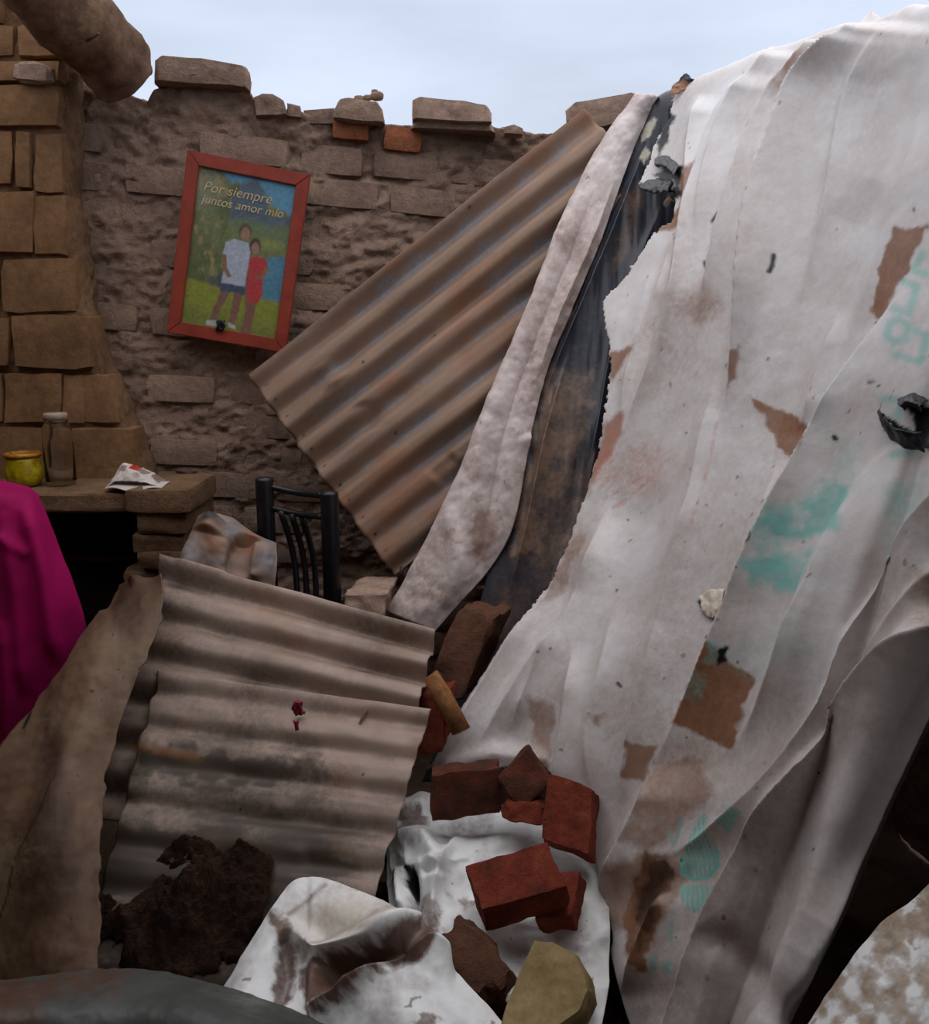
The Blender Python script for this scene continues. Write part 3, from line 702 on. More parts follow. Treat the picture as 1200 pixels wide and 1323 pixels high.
d += bump(px, py, [(760, 240), (700, 370), (650, 480), (600, 620)], .018, 14)
g = g + n * d[..., None]
br = np.clip(.22 + .75 * fbm(np.stack([px * .02, py * .007, px * 0 + 4], -1), 5) + .12 * (py > 300), 0, .75)
sp_ = fbm(pix3(px, py, .07, 3), 4); br = mx_(br, np.clip(sp_ * 1.8, 0, .6) * np.clip((py - 380) / 300, .2, 1), .55 * blob(px, py, 735, 300, 16, 80, .6, 22), .8 * blob(px, py, 625, 700, 24, 40, .7), .4 * np.clip(1 - polydist(px, py, L_)[0] / 12, 0, 1))
attr = np.stack([br, br * 0, np.where(vnoise(g * 90) > .95, .6, 0) * (sp_ > .0), br * 0], -1)
# bulge of the right edge and irregular hem
keep = np.ones(quadc(g).shape[:2], bool)
o = gridmesh('tarpaulin_strip', g, keep, attr, .003, M_strip)
setp(o, 'narrow pinkish white tarpaulin strip smeared with dirt lying over the leaning corrugated sheet', 'tarpaulin')

# the black sheeting showing in the tear
L_ = [(850, 124), (818, 190), (780, 300), (742, 400), (700, 500), (672, 590), (650, 680), (622, 770), (590, 900), (545, 1010)]
R_ = [(906, 100), (905, 190), (895, 300), (860, 400), (830, 500), (810, 590), (790, 680), (750, 770), (690, 890), (620, 1010)]
ctrl = []
for (a, b), (c, d_) in zip(L_, R_):
    row = []
    for k in np.linspace(0, 1, 5):
        x, y = a + (c - a) * k, b + (d_ - b) * k
        lift = .020 if b < 700 else .03
        row.append(on_sheet(np.float64(x), np.float64(y), lift))
    ctrl.append(row)
ctrl = np.array(ctrl); ctrl = np.concatenate([ctrl[:1] + np.array([.03, .25, -.12]), ctrl])
g = patch(ctrl, 300, 110); px, py = proj(g); n, v = normals(g)
d = step(px, py, [(852, 140), (815, 240), (770, 350), (740, 420), (690, 540)], .03, 6, 16) + step(px, py, [(862, 250), (820, 350), (790, 450), (770, 560), (740, 680)], .022, 6, 14) + step(px, py, [(740, 440), (705, 560), (680, 680), (650, 800)], .025, 5, 14) + step(px, py, [(775, 560), (745, 680), (700, 800)], .02, 5, 12)
d += .010 * fbm(np.stack([px * .06, py * .008, px * 0], -1), 3)
g = g + n * d[..., None]
dust = np.zeros(px.shape)
dust = mx_(dust, polymask(px, py, [(700, 470), (735, 478), (750, 490), (765, 478), (768, 500), (735, 620), (700, 720), (660, 720), (690, 560)], 6, 8) * .85, .6 * blob(px, py, 730, 700, 40, 110, .5, 20), .5 * polymask(px, py, [(812, 258), (838, 232), (812, 330), (790, 350)], 6), .35 * blob(px, py, 670, 780, 40, 60, .6))
dust = dust * np.clip(.8 + .8 * fbm(pix3(px, py, .06, 1), 4), 0, 1)
wht = mx_(polymask(px, py, [(844, 150), (850, 155), (836, 180), (828, 186), (826, 176)], 1.5, 2), polymask(px, py, [(834, 192), (840, 200), (832, 214), (828, 208)], 1.5, 2), polymask(px, py, [(862, 236), (876, 262), (870, 285), (880, 300), (905, 240), (880, 228)], 3, 3) * .5)
attr = np.stack([dust, dust * 0, dust * 0, wht], -1)
o = gridmesh('black_sheeting', g, None, attr, .003, M_black)
setp(o, 'black plastic sheeting with brown dust showing through the long tear between the white tarpaulins', 'sheeting')

# ================================================================== LOWER CORRUGATED SHEETS
def at_low(px, py, s, t, wv):
    nn_ = fbm(pix3(px, py, .010, 21), 5); n2 = fbm(np.stack([px * .012, py * .05, px * 0 + 9], -1), 4)
    dirt = np.clip(.15 + .8 * nn_ + .5 * np.clip(-wv, 0, 1) * (.5 + n2), 0, .9)
    dirt = mx_(dirt, .75 * polymask(px, py, [(180, 955), (420, 985), (440, 1010), (300, 1020), (170, 1000)], 14, 14), .5 * blob(px, py, 360, 1030, 90, 40, .8), .55 * blob(px, py, 170, 1100, 60, 60, .7))
    if t.max() > 0 and py.max() > 1200: dirt = np.clip(dirt + (.75 + .8 * n2) * np.clip(t * 1.7 - .2, 0, 1) * np.clip(1.25 - s * .8, .3, 1), 0, .95)
    soil = mx_(.9 * polymask(px, py, [(128, 1190), (200, 1160), (290, 1110), (320, 1130), (350, 1180), (330, 1250), (250, 1262), (140, 1250)], 10, 22, .03), .0 * px)
    k = np.zeros(px.shape)
    for q in ((260, 980), (310, 1045), (205, 876), (470, 1003), (520, 780), (660, 800)): k = np.maximum(k, np.clip(2.4 - np.hypot(px - q[0], py - q[1]), 0, 1))
    rust = mx_(np.clip(.9 * fbm(pix3(px, py, .018, 31), 4) - .08, 0, .7), .8 * stroke(px, py, [(165, 962), (255, 980)], 5, 4))
    return np.stack([dirt, soil, k, rust], -1)
A1, B1, C1 = P(210, 722, 2.66), P(563, 820, 2.42), P(108, 1060, 2.06)
s1 = corrugated('corrugated_sheet', A1, B1, C1, 6.15, .017, 130, 150, 1.0, 0, .004, at_low, M_sheetB, [([(230, 725), (300, 745)], .012, 16)], 5, D=P(500, 1100, 1.92))
setp(s1, 'pinkish grey corrugated sheet in front of the black chair, overlapped by the lower dirty sheet', 'metal sheet', 'corrugated sheets')
A2, B2, C2 = P(206, 870, 2.335), P(557, 918, 2.165), P(100, 1262, 1.70)
s2 = corrugated('corrugated_sheet', A2, B2, C2, 7.3, .0085, 130, 190, 1.0, 0, .006, at_low, M_sheetB, [([(400, 1110), (320, 1110)], .010, 14), ([(150, 880), (190, 1000)], .01, 20)], 8, D=P(445, 1290, 1.63), irr=.9, flat=.6)
setp(s2, 'grey muddy corrugated sheet lying lowest in front, covered with dark soil at its lower end', 'metal sheet', 'corrugated sheets')

# soil heaped on the lower sheet and under the bricks
def heap(name, cx, cy, rx, ry, zfun, h, nn=70, seed=0, mat=M_soil):
    xs = np.linspace(cx - rx, cx + rx, nn); ys = np.linspace(cy - ry, cy + ry, nn); X, Y_ = np.meshgrid(xs, ys, indexing='ij')
    q = np.hypot((X - cx) / rx, (Y_ - cy) / ry) + 1.1 * fbm(np.stack([X * 9, Y_ * 14, X * 0 + seed], -1), 5)
    hh = h * np.clip(1 - q, 0, 1) ** .6 * (1 + 1.4 * fbm(np.stack([X * 30, Y_ * 30, X * 0 + seed], -1), 4))
    g = np.stack([X, Y_, zfun(X, Y_) + hh], -1); k = quadc((q < 1).astype(float)[..., None])[..., 0] > .3
    return gridmesh(name, g, k, None, 0, mat)
def plane_z(A, B, Cc):
    n = np.cross(B - A, Cc - A); return lambda X, Y_: A[2] - (n[0] * (X - A[0]) + n[1] * (Y_ - A[1])) / n[2]
zf2 = plane_z(A2, B2, C2)
cen = P(235, 1200, 1.79)
o = heap('soil_heap', cen[0], cen[1], .20, .125, lambda X, Y_: zf2(X, Y_) + .004, .055, 160, 3)
setp(o, 'dark crumbly soil spilled on the lower end of the muddy corrugated sheet', 'soil', kind='stuff')
o = heap('rubble_bed', .06, 1.85, .42, .62, lambda X, Y_: X * 0 + .0, .13, 110, 9)
setp(o, 'dark brown rubble and soil bed under the red bricks and tarpaulin folds', 'rubble', kind='stuff')

# ================================================================== LEFT FOREGROUND SHEETS
rows = [
    [(150, 752, 2.62), (172, 744, 2.58), (192, 748, 2.56), (210, 742, 2.50)],
    [(96, 838, 2.38), (138, 800, 2.37), (172, 800, 2.34), (207, 800, 2.34)],
    [(40, 915, 2.16), (96, 880, 2.17), (140, 890, 2.14), (180, 868, 2.18)],
    [(-8, 978, 2.02), (55, 960, 2.02), (95, 975, 1.98), (140, 985, 2.00)],
    [(-60, 1080, 1.90), (10, 1060, 1.86), (75, 1065, 1.82), (132, 1075, 1.84)],
    [(-80, 1180, 1.78), (0, 1170, 1.72), (70, 1175, 1.68), (129, 1170, 1.71)],
    [(-80, 1300, 1.66), (0, 1300, 1.60), (70, 1290, 1.56), (128, 1275, 1.58)],
]
g = patch(ctrlpx(rows), 260, 90); px, py = proj(g); n, v = normals(g)
d = .014 * fbm(g * 6, 4) + .003 * fbm(g * 30, 3) + bump(px, py, [(150, 800), (120, 900), (60, 1060), (20, 1150)], .012, 22) + bump(px, py, [(170, 745), (150, 760), (130, 790)], -.02, 10)
g = g + n * d[..., None]
tt = np.linspace(0, 1, 260); g[:, -1] += np.outer(.012 * fbm(np.stack([tt * 30, tt * 0, tt * 0], -1), 3), [1, 0, .2]); g[:, 0] += np.outer(.012 * fbm(np.stack([tt * 30, tt * 0, tt * 0 + 4], -1), 3), [1, 0, .2])
br = np.clip(.45 + 1.6 * fbm(np.stack([px * .03, py * .008, px * 0 + 2], -1), 5), 0, 1)
pal = np.clip(.1 + .9 * fbm(pix3(px, py, .011, 6), 4) + .35 * np.clip((60 - px) / 80, 0, 1), 0, .8)
k = mx_(stroke(px, py, [(18, 1120), (10, 1160), (2, 1185)], 1.2, 1), stroke(px, py, [(68, 1010), (50, 1060), (22, 1110)], .9, 1), stroke(px, py, [(40, 920), (30, 940)], 2, 1.2))
spk = vnoise(g * 60); k = mx_(k, np.where(spk > .955, .7, 0))
o = gridmesh('flat_metal_sheet', g, None, np.stack([br, pal, k, br * 0], -1), .003, M_brownsheet)
setp(o, 'rusty brown flat metal sheet standing on edge in front of the magenta cloth', 'metal sheet')

rows = [
    [(-60, 1270, 1.50), (20, 1262, 1.53), (100, 1256, 1.55), (170, 1252, 1.56), (250, 1264, 1.545), (330, 1286, 1.52), (430, 1328, 1.46)],
    [(-60, 1285, 1.42), (20, 1280, 1.45), (100, 1276, 1.47), (170, 1274, 1.48), (250, 1284, 1.46), (330, 1304, 1.44), (430, 1345, 1.39)],
    [(-60, 1320, 1.35), (20, 1318, 1.37), (100, 1314, 1.38), (170, 1314, 1.39), (250, 1320, 1.37), (330, 1336, 1.35), (430, 1370, 1.32)],
    [(-60, 1400, 1.30), (20, 1400, 1.31), (100, 1400, 1.32), (170, 1400, 1.32), (250, 1400, 1.31), (330, 1410, 1.30), (430, 1430, 1.27)],
]
g = patch(ctrlpx(rows), 60, 220); px, py = proj(g); n, v = normals(g)
g = g + n * (.010 * fbm(g * 8, 4) + .003 * fbm(g * 40, 3))[..., None]
br = mx_(.8 * polymask(px, py, [(-40, 1260), (130, 1258), (150, 1275), (60, 1290), (40, 1340), (-60, 1340)], 10, 14), .8 * blob(px, py, 110, 1262, 50, 12, .6))
pal = mx_(.6 * blob(px, py, 300, 1290, 50, 14, .6, 12), .3 * np.clip(.1 + fbm(pix3(px, py, .02), 4), 0, 1))
o = gridmesh('bent_metal_sheet', g, None, np.stack([br, pal, np.where(vnoise(g * 50) > .95, .6, 0), br * 0], -1), .004, M_darksheet)
setp(o, 'dark grey green curved sheet lying at the bottom left corner, edged with mud', 'metal sheet')

# ================================================================== MAGENTA CLOTH
rows = [
    [(-190, 612, 2.72), (-100, 612, 2.72), (-40, 616, 2.70), (0, 620, 2.70), (34, 626, 2.70), (46, 634, 2.74)],
    [(-190, 632, 2.52), (-100, 632, 2.52), (-40, 634, 2.52), (0, 638, 2.52), (38, 644, 2.54), (56, 652, 2.62)],
    [(-190, 700, 2.46), (-100, 700, 2.46), (-40, 700, 2.47), (10, 700, 2.47), (52, 702, 2.49), (76, 704, 2.58)],
    [(-190, 800, 2.44), (-100, 800, 2.44), (-40, 800, 2.44), (20, 800, 2.44), (75, 800, 2.46), (110, 800, 2.55)],
    [(-190, 920, 2.42), (-100, 920, 2.42), (-40, 920, 2.42), (24, 920, 2.42), (80, 920, 2.45), (120, 920, 2.54)],
    [(-190, 1060, 2.42), (-100, 1060, 2.42), (-40, 1060, 2.42), (24, 1060, 2.42), (80, 1060, 2.45), (122, 1060, 2.54)],
    [(-190, 1215, 2.42), (-100, 1215, 2.42), (-40, 1215, 2.42), (24, 1215, 2.42), (80, 1215, 2.45), (124, 1190, 2.54)],
]
g = patch(ctrlpx(rows), 200, 130); px, py = proj(g); n, v = normals(g)
d = bump(px, py, [(0, 660), (20, 760), (30, 900)], .02, 12) + bump(px, py, [(30, 650), (55, 740), (72, 860)], .022, 10) + bump(px, py, [(-30, 660), (-20, 780), (-10, 940)], .022, 14) + bump(px, py, [(5, 800), (12, 900), (10, 990)], .02, 8) + bump(px, py, [(-5, 690), (40, 720)], .01, 8) + .008 * fbm(g * np.array([14, 14, 4]), 3)
g = g + n * d[..., None]; g[..., 2] = np.maximum(g[..., 2], .01)
z0 = np.zeros(px.shape)
o = gridmesh('cloth', g, None, np.stack([np.clip(.2 + fbm(g * 6, 3), 0, .6), z0, z0, z0], -1), .004, M_cloth)
setp(o, 'bright magenta cloth hanging at the left edge in front of the mud shelf', 'cloth')

# ================================================================== SHELF OF MUD BRICK AND WHAT STANDS ON IT
sh = empty('adobe_shelf', tuple(P(150, 640, 3.1) * np.array([1, 1, 0])))
setp(sh, 'low adobe shelf with a dark opening below, built against the ochre pier', 'shelf')
def sub(o, parent):
    o.parent = parent; o.matrix_parent_inverse = Matrix.Translation(-Vector(parent.location)); return o
def blockpx(name, x0, y0, x1, y1, Y, dep, mat, parent=None, cuts=4, rough=.01, rnd=.12, seed=0, skew=0.0):
    p0 = P(x0, y1, Y); e1_ = P(x1, y1, Y) - p0; e2_ = P(x0, y0, Y) - p0; e1_[2] += skew
    e2_[0] = 0; e2_[1] = 0
    o = link(name, boxmesh(name, p0, e1_, e2_, (0, dep, 0), cuts, rough, rnd, seed), mat)
    return sub(o, parent) if parent else o
blockpx('slab', -80, 636, 172, 664, 3.02, .34, M_mudochre, sh, 5, .010, .25, 3)
blockpx('brick', 160, 632, 246, 664, 3.0, .36, M_mudochre, sh, 4, .010, .2, 5)
blockpx('brick', 178, 662, 243, 692, 3.02, .36, M_mudochre, sh, 4, .012, .2, 7)
blockpx('brick', 172, 690, 240, 716, 3.03, .36, M_mudochre, sh, 4, .012, .2, 9)
blockpx('brick', 176, 712, 236, 738, 3.03, .36, M_mudochre, sh, 4, .014, .25, 11)
blockpx('brick', 160, 738, 240, 775, 3.05, .34, M_mudochre, sh, 4, .014, .2, 13)
blockpx('brick', 165, 775, 245, 1080, 3.05, .34, M_mudochre, sh, 4, .014, .1, 15)
blockpx('side_block', -160, 660, -20, 1080, 3.05, .34, M_mudochre, sh, 3, .014, .1, 17)
SHZ = float(P(100, 636, 3.02)[2]) + .004
# bottle
bc = P(80, 628, 3.16); bc[2] = SHZ
rb = 18.5 / FPX * 3.16 / cp
bo = empty('bottle', tuple(bc))
setp(bo, 'clear empty glass bottle with a straight body standing on the adobe shelf', 'bottle')
prof = [(0, .002), (rb * .9, .002), (rb, .012), (rb, .148), (rb * .97, .152), (rb * .97, .158), (rb, .162), (rb * .98, .200), (rb * .80, .218), (rb * .74, .224), (rb * .74, .236), (rb * .70, .236), (rb * .70, .224), (rb * .92, .198), (rb * .94, .16), (rb * .94, .014), (0, .010)]
V, F = lathe(prof, 28)
mg, t_, b_ = newmat('cloudy_glass'); b_.inputs['Base Color'].default_value = (.93, .93, .91, 1); b_.inputs['Roughness'].default_value = .10; b_.inputs['IOR'].default_value = 1.18; b_.inputs['Transmission Weight'].default_value = 1.0
link('glass_body', pyd('glass_body', V, F), mg, bo)
V, F = lathe([(rb * .70, .232), (rb * .78, .232), (rb * .78, .252), (rb * .72, .256), (0, .256)], 24)
link('cap', pyd('cap', V, F), plain('frosted_cap', srgb(150, 132, 120), srgb(172, 152, 140), 60, .4), bo)
# yellow pot
yc = P(12, 640, 3.02); yc[2] = SHZ; yc[1] = 3.14
yo = empty('pot', tuple(yc)); setp(yo, 'small yellow enamel pot with a rusty rim half hidden by the magenta cloth', 'pot')
V, F = lathe([(0, .002), (.052, .002), (.063, .03), (.064, .06), (.056, .088), (.055, .105), (.050, .105), (.050, .09), (.058, .06), (.05, .01), (0, .008)], 28)
link('body', pyd('body', V, F), M_yellow, yo)
V, F = lathe([(.050, .104), (.060, .103), (.064, .110), (.060, .117), (.051, .116), (.050, .104)], 28)
link('rim', pyd('rim', V, F), M_orangelip, yo)
# crumpled packet
kc = P(180, 624, 3.10); kc[2] = SHZ + .002
ko = empty('packet', tuple(kc)); setp(ko, 'crumpled white and red paper packet lying on the right end of the adobe shelf', 'packet')
s_ = np.linspace(0, 1, 60)[:, None]; t2 = np.linspace(0, 1, 40)[None]
xx = (-.088 + .165 * s_) * np.ones_like(t2); prof_ = (1 - (2 * np.clip(s_ * 1.02, 0, 1) - 1) ** 4) * (1.15 - .75 * s_)
yy = (-.05 + .11 * t2) * np.ones_like(s_); zz = .075 * prof_ * np.sin(math.pi * (t2 * .85 + .08)) + .01
g = np.stack([xx + .02 * zz, yy, zz], -1); g = g + .012 * np.stack([fbm(g * 40, 3), fbm(g * 40 + 9, 3), np.abs(fbm(g * 36 + 4, 3))], -1)
rd_ = np.zeros(g.shape[:2]); S2 = s_ * np.ones_like(t2); T2 = t2 * np.ones_like(s_)
rd_ = np.where((S2 > .36) & (S2 < .58) & (T2 > .3) & (T2 < .62), 1.0, 0) ; dk = np.where((np.hypot((S2 - .66) * 1.2, T2 - .40) < .14) | ((S2 > .12) & (S2 < .32) & (T2 > .2) & (T2 < .36)) | (S2 > .82) & (T2 > .3), .8, 0)
M_packet = layered('printed_paper', srgb(200, 190, 180), [srgb(190, 40, 34), srgb(126, 92, 84), srgb(60, 50, 46), None], rough=.6, var=.06)
z0 = rd_ * 0; gg = gridmesh('body', g, None, np.stack([rd_, dk, z0, z0], -1), .001, M_packet); gg.parent = ko
s_ = np.linspace(0, 1, 50)[:, None]; t2 = np.linspace(0, 1, 14)[None]
g = np.stack([(-.10 + .20 * s_) * np.ones_like(t2), -.085 + .09 * t2 + .02 * (2 * s_ - 1) ** 2, .004 + .018 * t2 * (1 - s_ * .4) + .006 * np.sin(s_ * 9) * (1 - t2)], -1)
z0 = np.zeros(g.shape[:2]); gg = gridmesh('white_flap', g, None, np.stack([z0, z0, z0, z0], -1), .001, M_packet); gg.parent = ko

# ================================================================== BLACK CHAIR
YC = 2.92
ch = empty('chair', tuple(P(385, 700, YC) * np.array([1, 1, 0])))
setp(ch, 'black metal chair with curved back slats standing behind the pinkish corrugated sheet', 'chair')
pl0, pr0 = P(341, 616, YC + .03), P(425, 634, YC - .08)
pw = .030
def vpost(top, z1, name, w_=pw, parent=ch):
    prof = [(w_ * .92, top[2] - .004), (w_, top[2] - .012), (w_, z1)]
    V, F = lathe([(0, top[2])] + prof + [(0, z1)], 20, (top[0], top[1], 0)); return sub(link(name, pyd(name, V, F), M_chair), parent)
for t0 in (pl0, pr0):
    po = vpost(t0, .01, 'leg')
    V, F = lathe([(0, t0[2] + .003), (pw * .86, t0[2] + .002), (pw * .9, t0[2] - .004)], 20, (t0[0], t0[1], 0))
    po2 = link('worn_end', pyd('worn_end', V, F), M_wornend); po2.parent = po; po2.matrix_parent_inverse = Matrix.Translation(-Vector(ch.location))
ax = pr0 - pl0; ax[2] = 0
def railpts(y0, y1, sagy):
    a = P(345, y0, YC + .03); b = P(418, y1, YC - .08); ts = np.linspace(0, 1, 14)[:, None]
    p = a + (b - a) * ts; p[:, 2] -= sagy * np.sin(math.pi * ts[:, 0]); p[:, 1] += .03 * np.sin(math.pi * ts[:, 0]); return p
for y0, y1 in ((628, 640), (655, 668)):
    V, F = tube(railpts(y0, y1, .012), .011, 10); sub(link('back_rail', pyd('back_rail', V, F), M_chair), ch)
for (x0, y0, x1, y1) in ((362, 660, 384, 790), (376, 664, 396, 790), (390, 668, 408, 790)):
    ts = np.linspace(0, 1, 14)[:, None]; a = P(x0, y0, YC + .0); b = P(x1, y1, YC - .03); p = a + (b - a) * ts; p[:, 0] += .012 * np.sin(math.pi * ts[:, 0]); p[:, 1] += .03 * np.sin(math.pi * ts[:, 0])
    V, F = tube(p, .0105, 8); V = np.array(V); sub(link('back_slat', pyd('back_slat', V, F), M_chair), ch)
dp = np.array([-ax[1], ax[0], 0]); dp = dp / np.linalg.norm(dp); dp = dp if dp[1] > 0 else -dp
for t0 in (pl0, pr0):
    q = t0 + dp * .36; V, F = tube([np.array([q[0], q[1], .01]), np.array([q[0], q[1], .44])], .018, 10); sub(link('leg', pyd('leg', V, F), M_chair), ch)
p0 = pl0.copy(); p0[2] = .43
sub(link('seat', boxmesh('seat', p0, ax, dp * .38, (0, 0, .045), 3, .002, .3), M_chair), ch)

# small crumpled sheet between shelf and chair
rows = [[(238, 712, 2.86), (262, 668, 2.90), (300, 668, 2.92), (330, 690, 2.90), (358, 702, 2.84)],
        [(228, 735, 2.78), (256, 700, 2.82), (292, 705, 2.80), (326, 720, 2.84), (358, 735, 2.78)],
        [(220, 770, 2.70), (256, 770, 2.74), (292, 780, 2.74), (326, 790, 2.78), (350, 800, 2.72)]]
g = patch(ctrlpx(rows), 70, 90); px, py = proj(g); n, v = normals(g)
g = g + n * (bump(px, py, [(322, 690), (308, 720), (300, 745)], -.05, 12) + bump(px, py, [(275, 670), (270, 690)], .04, 14) + bump(px, py, [(335, 700), (330, 750)], .03, 10) + .02 * fbm(g * 12, 3))[..., None]
nn_ = fbm(pix3(px, py, .04, 3), 4); kk = .8 * blob(px, py, 272, 676, 18, 10, .6)
o = gridmesh('crumpled_sheet', g, None, np.stack([np.clip(.3 + nn_, 0, .9), np.clip(nn_ * 1.4, 0, .7), kk, np.clip(-nn_ * 1.5, 0, .8)], -1), .0015, M_sheetA)
setp(o, 'small crumpled rusty metal sheet between the adobe shelf and the black chair', 'metal sheet')

# ================================================================== PICTURE FRAME
fc = wall_uv(308, 329, .10); fcw = wallpt(fc[0], fc[1], .10)
FW, FH = .442, .655; ra = R(-10.2)
fx = WE * math.cos(ra) + np.array([0, 0, 1]) * math.sin(ra); fy = -WE * math.sin(ra) + np.array([0, 0, 1]) * math.cos(ra)
fo = empty('picture_frame', tuple(fcw))
setp(fo, 'red wooden picture frame with a photograph of a couple, hanging crooked on the mud wall', 'picture frame')
fo.matrix_world = Matrix(((fx[0], fy[0], WN[0], fcw[0]), (fx[1], fy[1], WN[1], fcw[1]), (fx[2], fy[2], WN[2], fcw[2]), (0, 0, 0, 1)))
b = .047; d0, d1 = -.010, .018
def bar(pts, name):
    V = [(x, y, d0) for x, y in pts] + [(x, y, d1) for x, y in pts]
    bm = bmesh.new(); vs = [bm.verts.new(q) for q in V]
    for f in ((3, 2, 1, 0), (4, 5, 6, 7), (0, 1, 5, 4), (1, 2, 6, 5), (2, 3, 7, 6), (3, 0, 4, 7)): bm.faces.new([vs[i] for i in f])
    bmesh.ops.recalc_face_normals(bm, faces=bm.faces[:]); bmesh.ops.bevel(bm, geom=bm.edges[:], offset=.003, segments=2, affect='EDGES')
    me = bpy.data.meshes.new(name); bm.to_mesh(me); bm.free(); return link(name, me, M_frame, fo)
w2, h2 = FW / 2, FH / 2
bar([(-w2, h2), (w2, h2), (w2 - b, h2 - b), (-w2 + b, h2 - b)], 'frame_bar'); bar([(-w2, -h2), (w2, -h2), (w2 - b, -h2 + b), (-w2 + b, -h2 + b)], 'frame_bar')
bar([(-w2, -h2), (-w2 + b, -h2 + b), (-w2 + b, h2 - b), (-w2, h2)], 'frame_bar'); bar([(w2, -h2), (w2 - b, -h2 + b), (w2 - b, h2 - b), (w2, h2)], 'frame_bar')
bx = boxmesh('backing_board', (-w2 + .01, -h2 + .01, -.014), (FW - .02, 0, 0), (0, FH - .02, 0), (0, 0, .012), 0, 0, .05); link('backing_board', bx, M_backing, fo)
# the print: painted point by point on a fine flat grid
pw_, ph_ = FW - 2 * b + .006, FH - 2 * b + .006; nx, ny = 150, 230
U, Vv = np.meshgrid(np.linspace(0, 1, nx), np.linspace(0, 1, ny), indexing='ij'); gx = U * 100; gy = (1 - Vv) * 155   # sheet units, y down
def paint(col, m, c):
    c = np.array(srgb(*c)); return col * (1 - m[..., None]) + c * m[..., None]
col = np.ones((nx, ny, 4)); fn = fbm(np.stack([gx * .12, gy * .06, gx * 0], -1), 5)
col[:] = srgb(120, 126, 84); col = paint(col, np.clip(.5 + 1.6 * fn, 0, 1), (92, 104, 62)); col = paint(col, np.clip(fbm(np.stack([gx * .2, gy * .1, gx * 0 + 4], -1), 4) * 2.2, 0, .8), (168, 150, 104))
PM = lambda pts, s_=1.2, r_=1.0: polymask(gx, gy, pts, s_, r_, .15)
col = paint(col, PM([(18, -4), (104, -4), (104, 32), (76, 24), (60, 8), (34, 10)], 2), (96, 158, 190)); col = paint(col, PM([(36, 26), (46, 8), (60, 2), (72, 18), (78, 36), (104, 30), (104, 60), (36, 50)], 2, 2), (88, 104, 122))
col = paint(col, .8 * PM([(34, 44), (104, 42), (104, 74), (70, 70), (50, 80), (34, 70)], 3, 3), (116, 132, 84)); col = paint(col, .8 * blob(gx, gy, 80, 62, 20, 8), (158, 158, 88)); col = paint(col, .5 * blob(gx, gy, 20, 24, 18, 20, .8), (160, 160, 140))
col = paint(col, PM([(70, 78), (104, 70), (104, 118), (64, 116)], 2), (84, 142, 170)); col = paint(col, PM([(-4, 108), (30, 112), (64, 116), (104, 118), (104, 160), (-4, 160)], 2), (146, 150, 56)); col = paint(col, .7 * PM([(-4, 136), (60, 140), (104, 150), (104, 160), (-4, 160)], 4, 4), (116, 126, 60))
col = paint(col, .8 * PM([(22, 104), (36, 100), (44, 104), (40, 114), (26, 112)], 2), (60, 76, 90))
SKIN = (150, 110, 92); SK2 = (136, 92, 78)
for pts in ([(38, 112), (48, 112), (40, 132), (34, 150), (28, 150), (32, 134)], [(50, 112), (60, 112), (58, 132), (55, 148), (49, 148), (50, 132)], [(62, 114), (76, 112), (74, 132), (72, 156), (62, 156), (64, 134)]): col = paint(col, PM(pts, .8, .4), SK2)
col = paint(col, PM([(34, 106), (62, 106), (61, 117), (50, 115), (36, 117)], .8, .4), (66, 78, 108))
col = paint(col, PM([(36, 68), (44, 63), (58, 64), (62, 70), (61, 108), (36, 108), (38, 88), (34, 80)], .8, .4), (186, 196, 210))
for pts in ([(34, 80), (38, 80), (40, 92), (46, 100), (42, 102), (35, 92)],): col = paint(col, PM(pts, .8, .4), SKIN)
col = paint(col, PM([(62, 80), (66, 76), (78, 76), (82, 84), (78, 94), (80, 112), (76, 122), (66, 122), (62, 108)], .8, .4), (196, 52, 64))
col = paint(col, PM([(79, 82), (83, 86), (80, 96), (70, 98), (70, 95), (77, 93)], .8, .3), SKIN)
for cx, cy, rx, ry, hair in ((54, 56, 5, 7, (92, 78, 62)), (66, 68, 4.4, 6.5, (70, 56, 46))):
    col = paint(col, np.clip(3 * (1.25 - np.hypot((gx - cx) / (rx + 1), (gy - cy + 1.5) / (ry + 1))), 0, 1), hair); col = paint(col, np.clip(3 * (1.1 - np.hypot((gx - cx - .5) / rx, (gy - cy - .5) / ry)), 0, 1), (172, 128, 108))
col = paint(col, PM([(26, 148), (36, 146), (36, 152), (26, 153)], .8, .3), (196, 196, 190)); col = paint(col, PM([(48, 146), (56, 148), (57, 152), (49, 151)], .8, .3), (200, 200, 196))
col = col * .8 + np.array(srgb(120, 120, 104)) * .2; col = col * (.92 + .3 * fbm(np.stack([gx * .5, gy * .5, gx * 0], -1), 2))[..., None]
g = np.stack([(U - .5) * pw_, (Vv - .5) * ph_, U * 0 + .004], -1)
mp_, t_, b_ = newmat('glossy_print'); at = t_.nodes.new('ShaderNodeAttribute'); at.attribute_name = 'paint'; t_.links.new(at.outputs['Color'], b_.inputs['Base Color']); b_.inputs['Roughness'].default_value = .3; b_.inputs['Specular IOR Level'].default_value = .45
pr = gridmesh('photograph', g, None, None, 0, mp_, None, col); pr.parent = fo
if pr.data.polygons[0].normal.z < 0: pr.data.flip_normals()
M_gold = plain('gold_lettering', srgb(184, 162, 118), srgb(206, 188, 150), 50, .5)
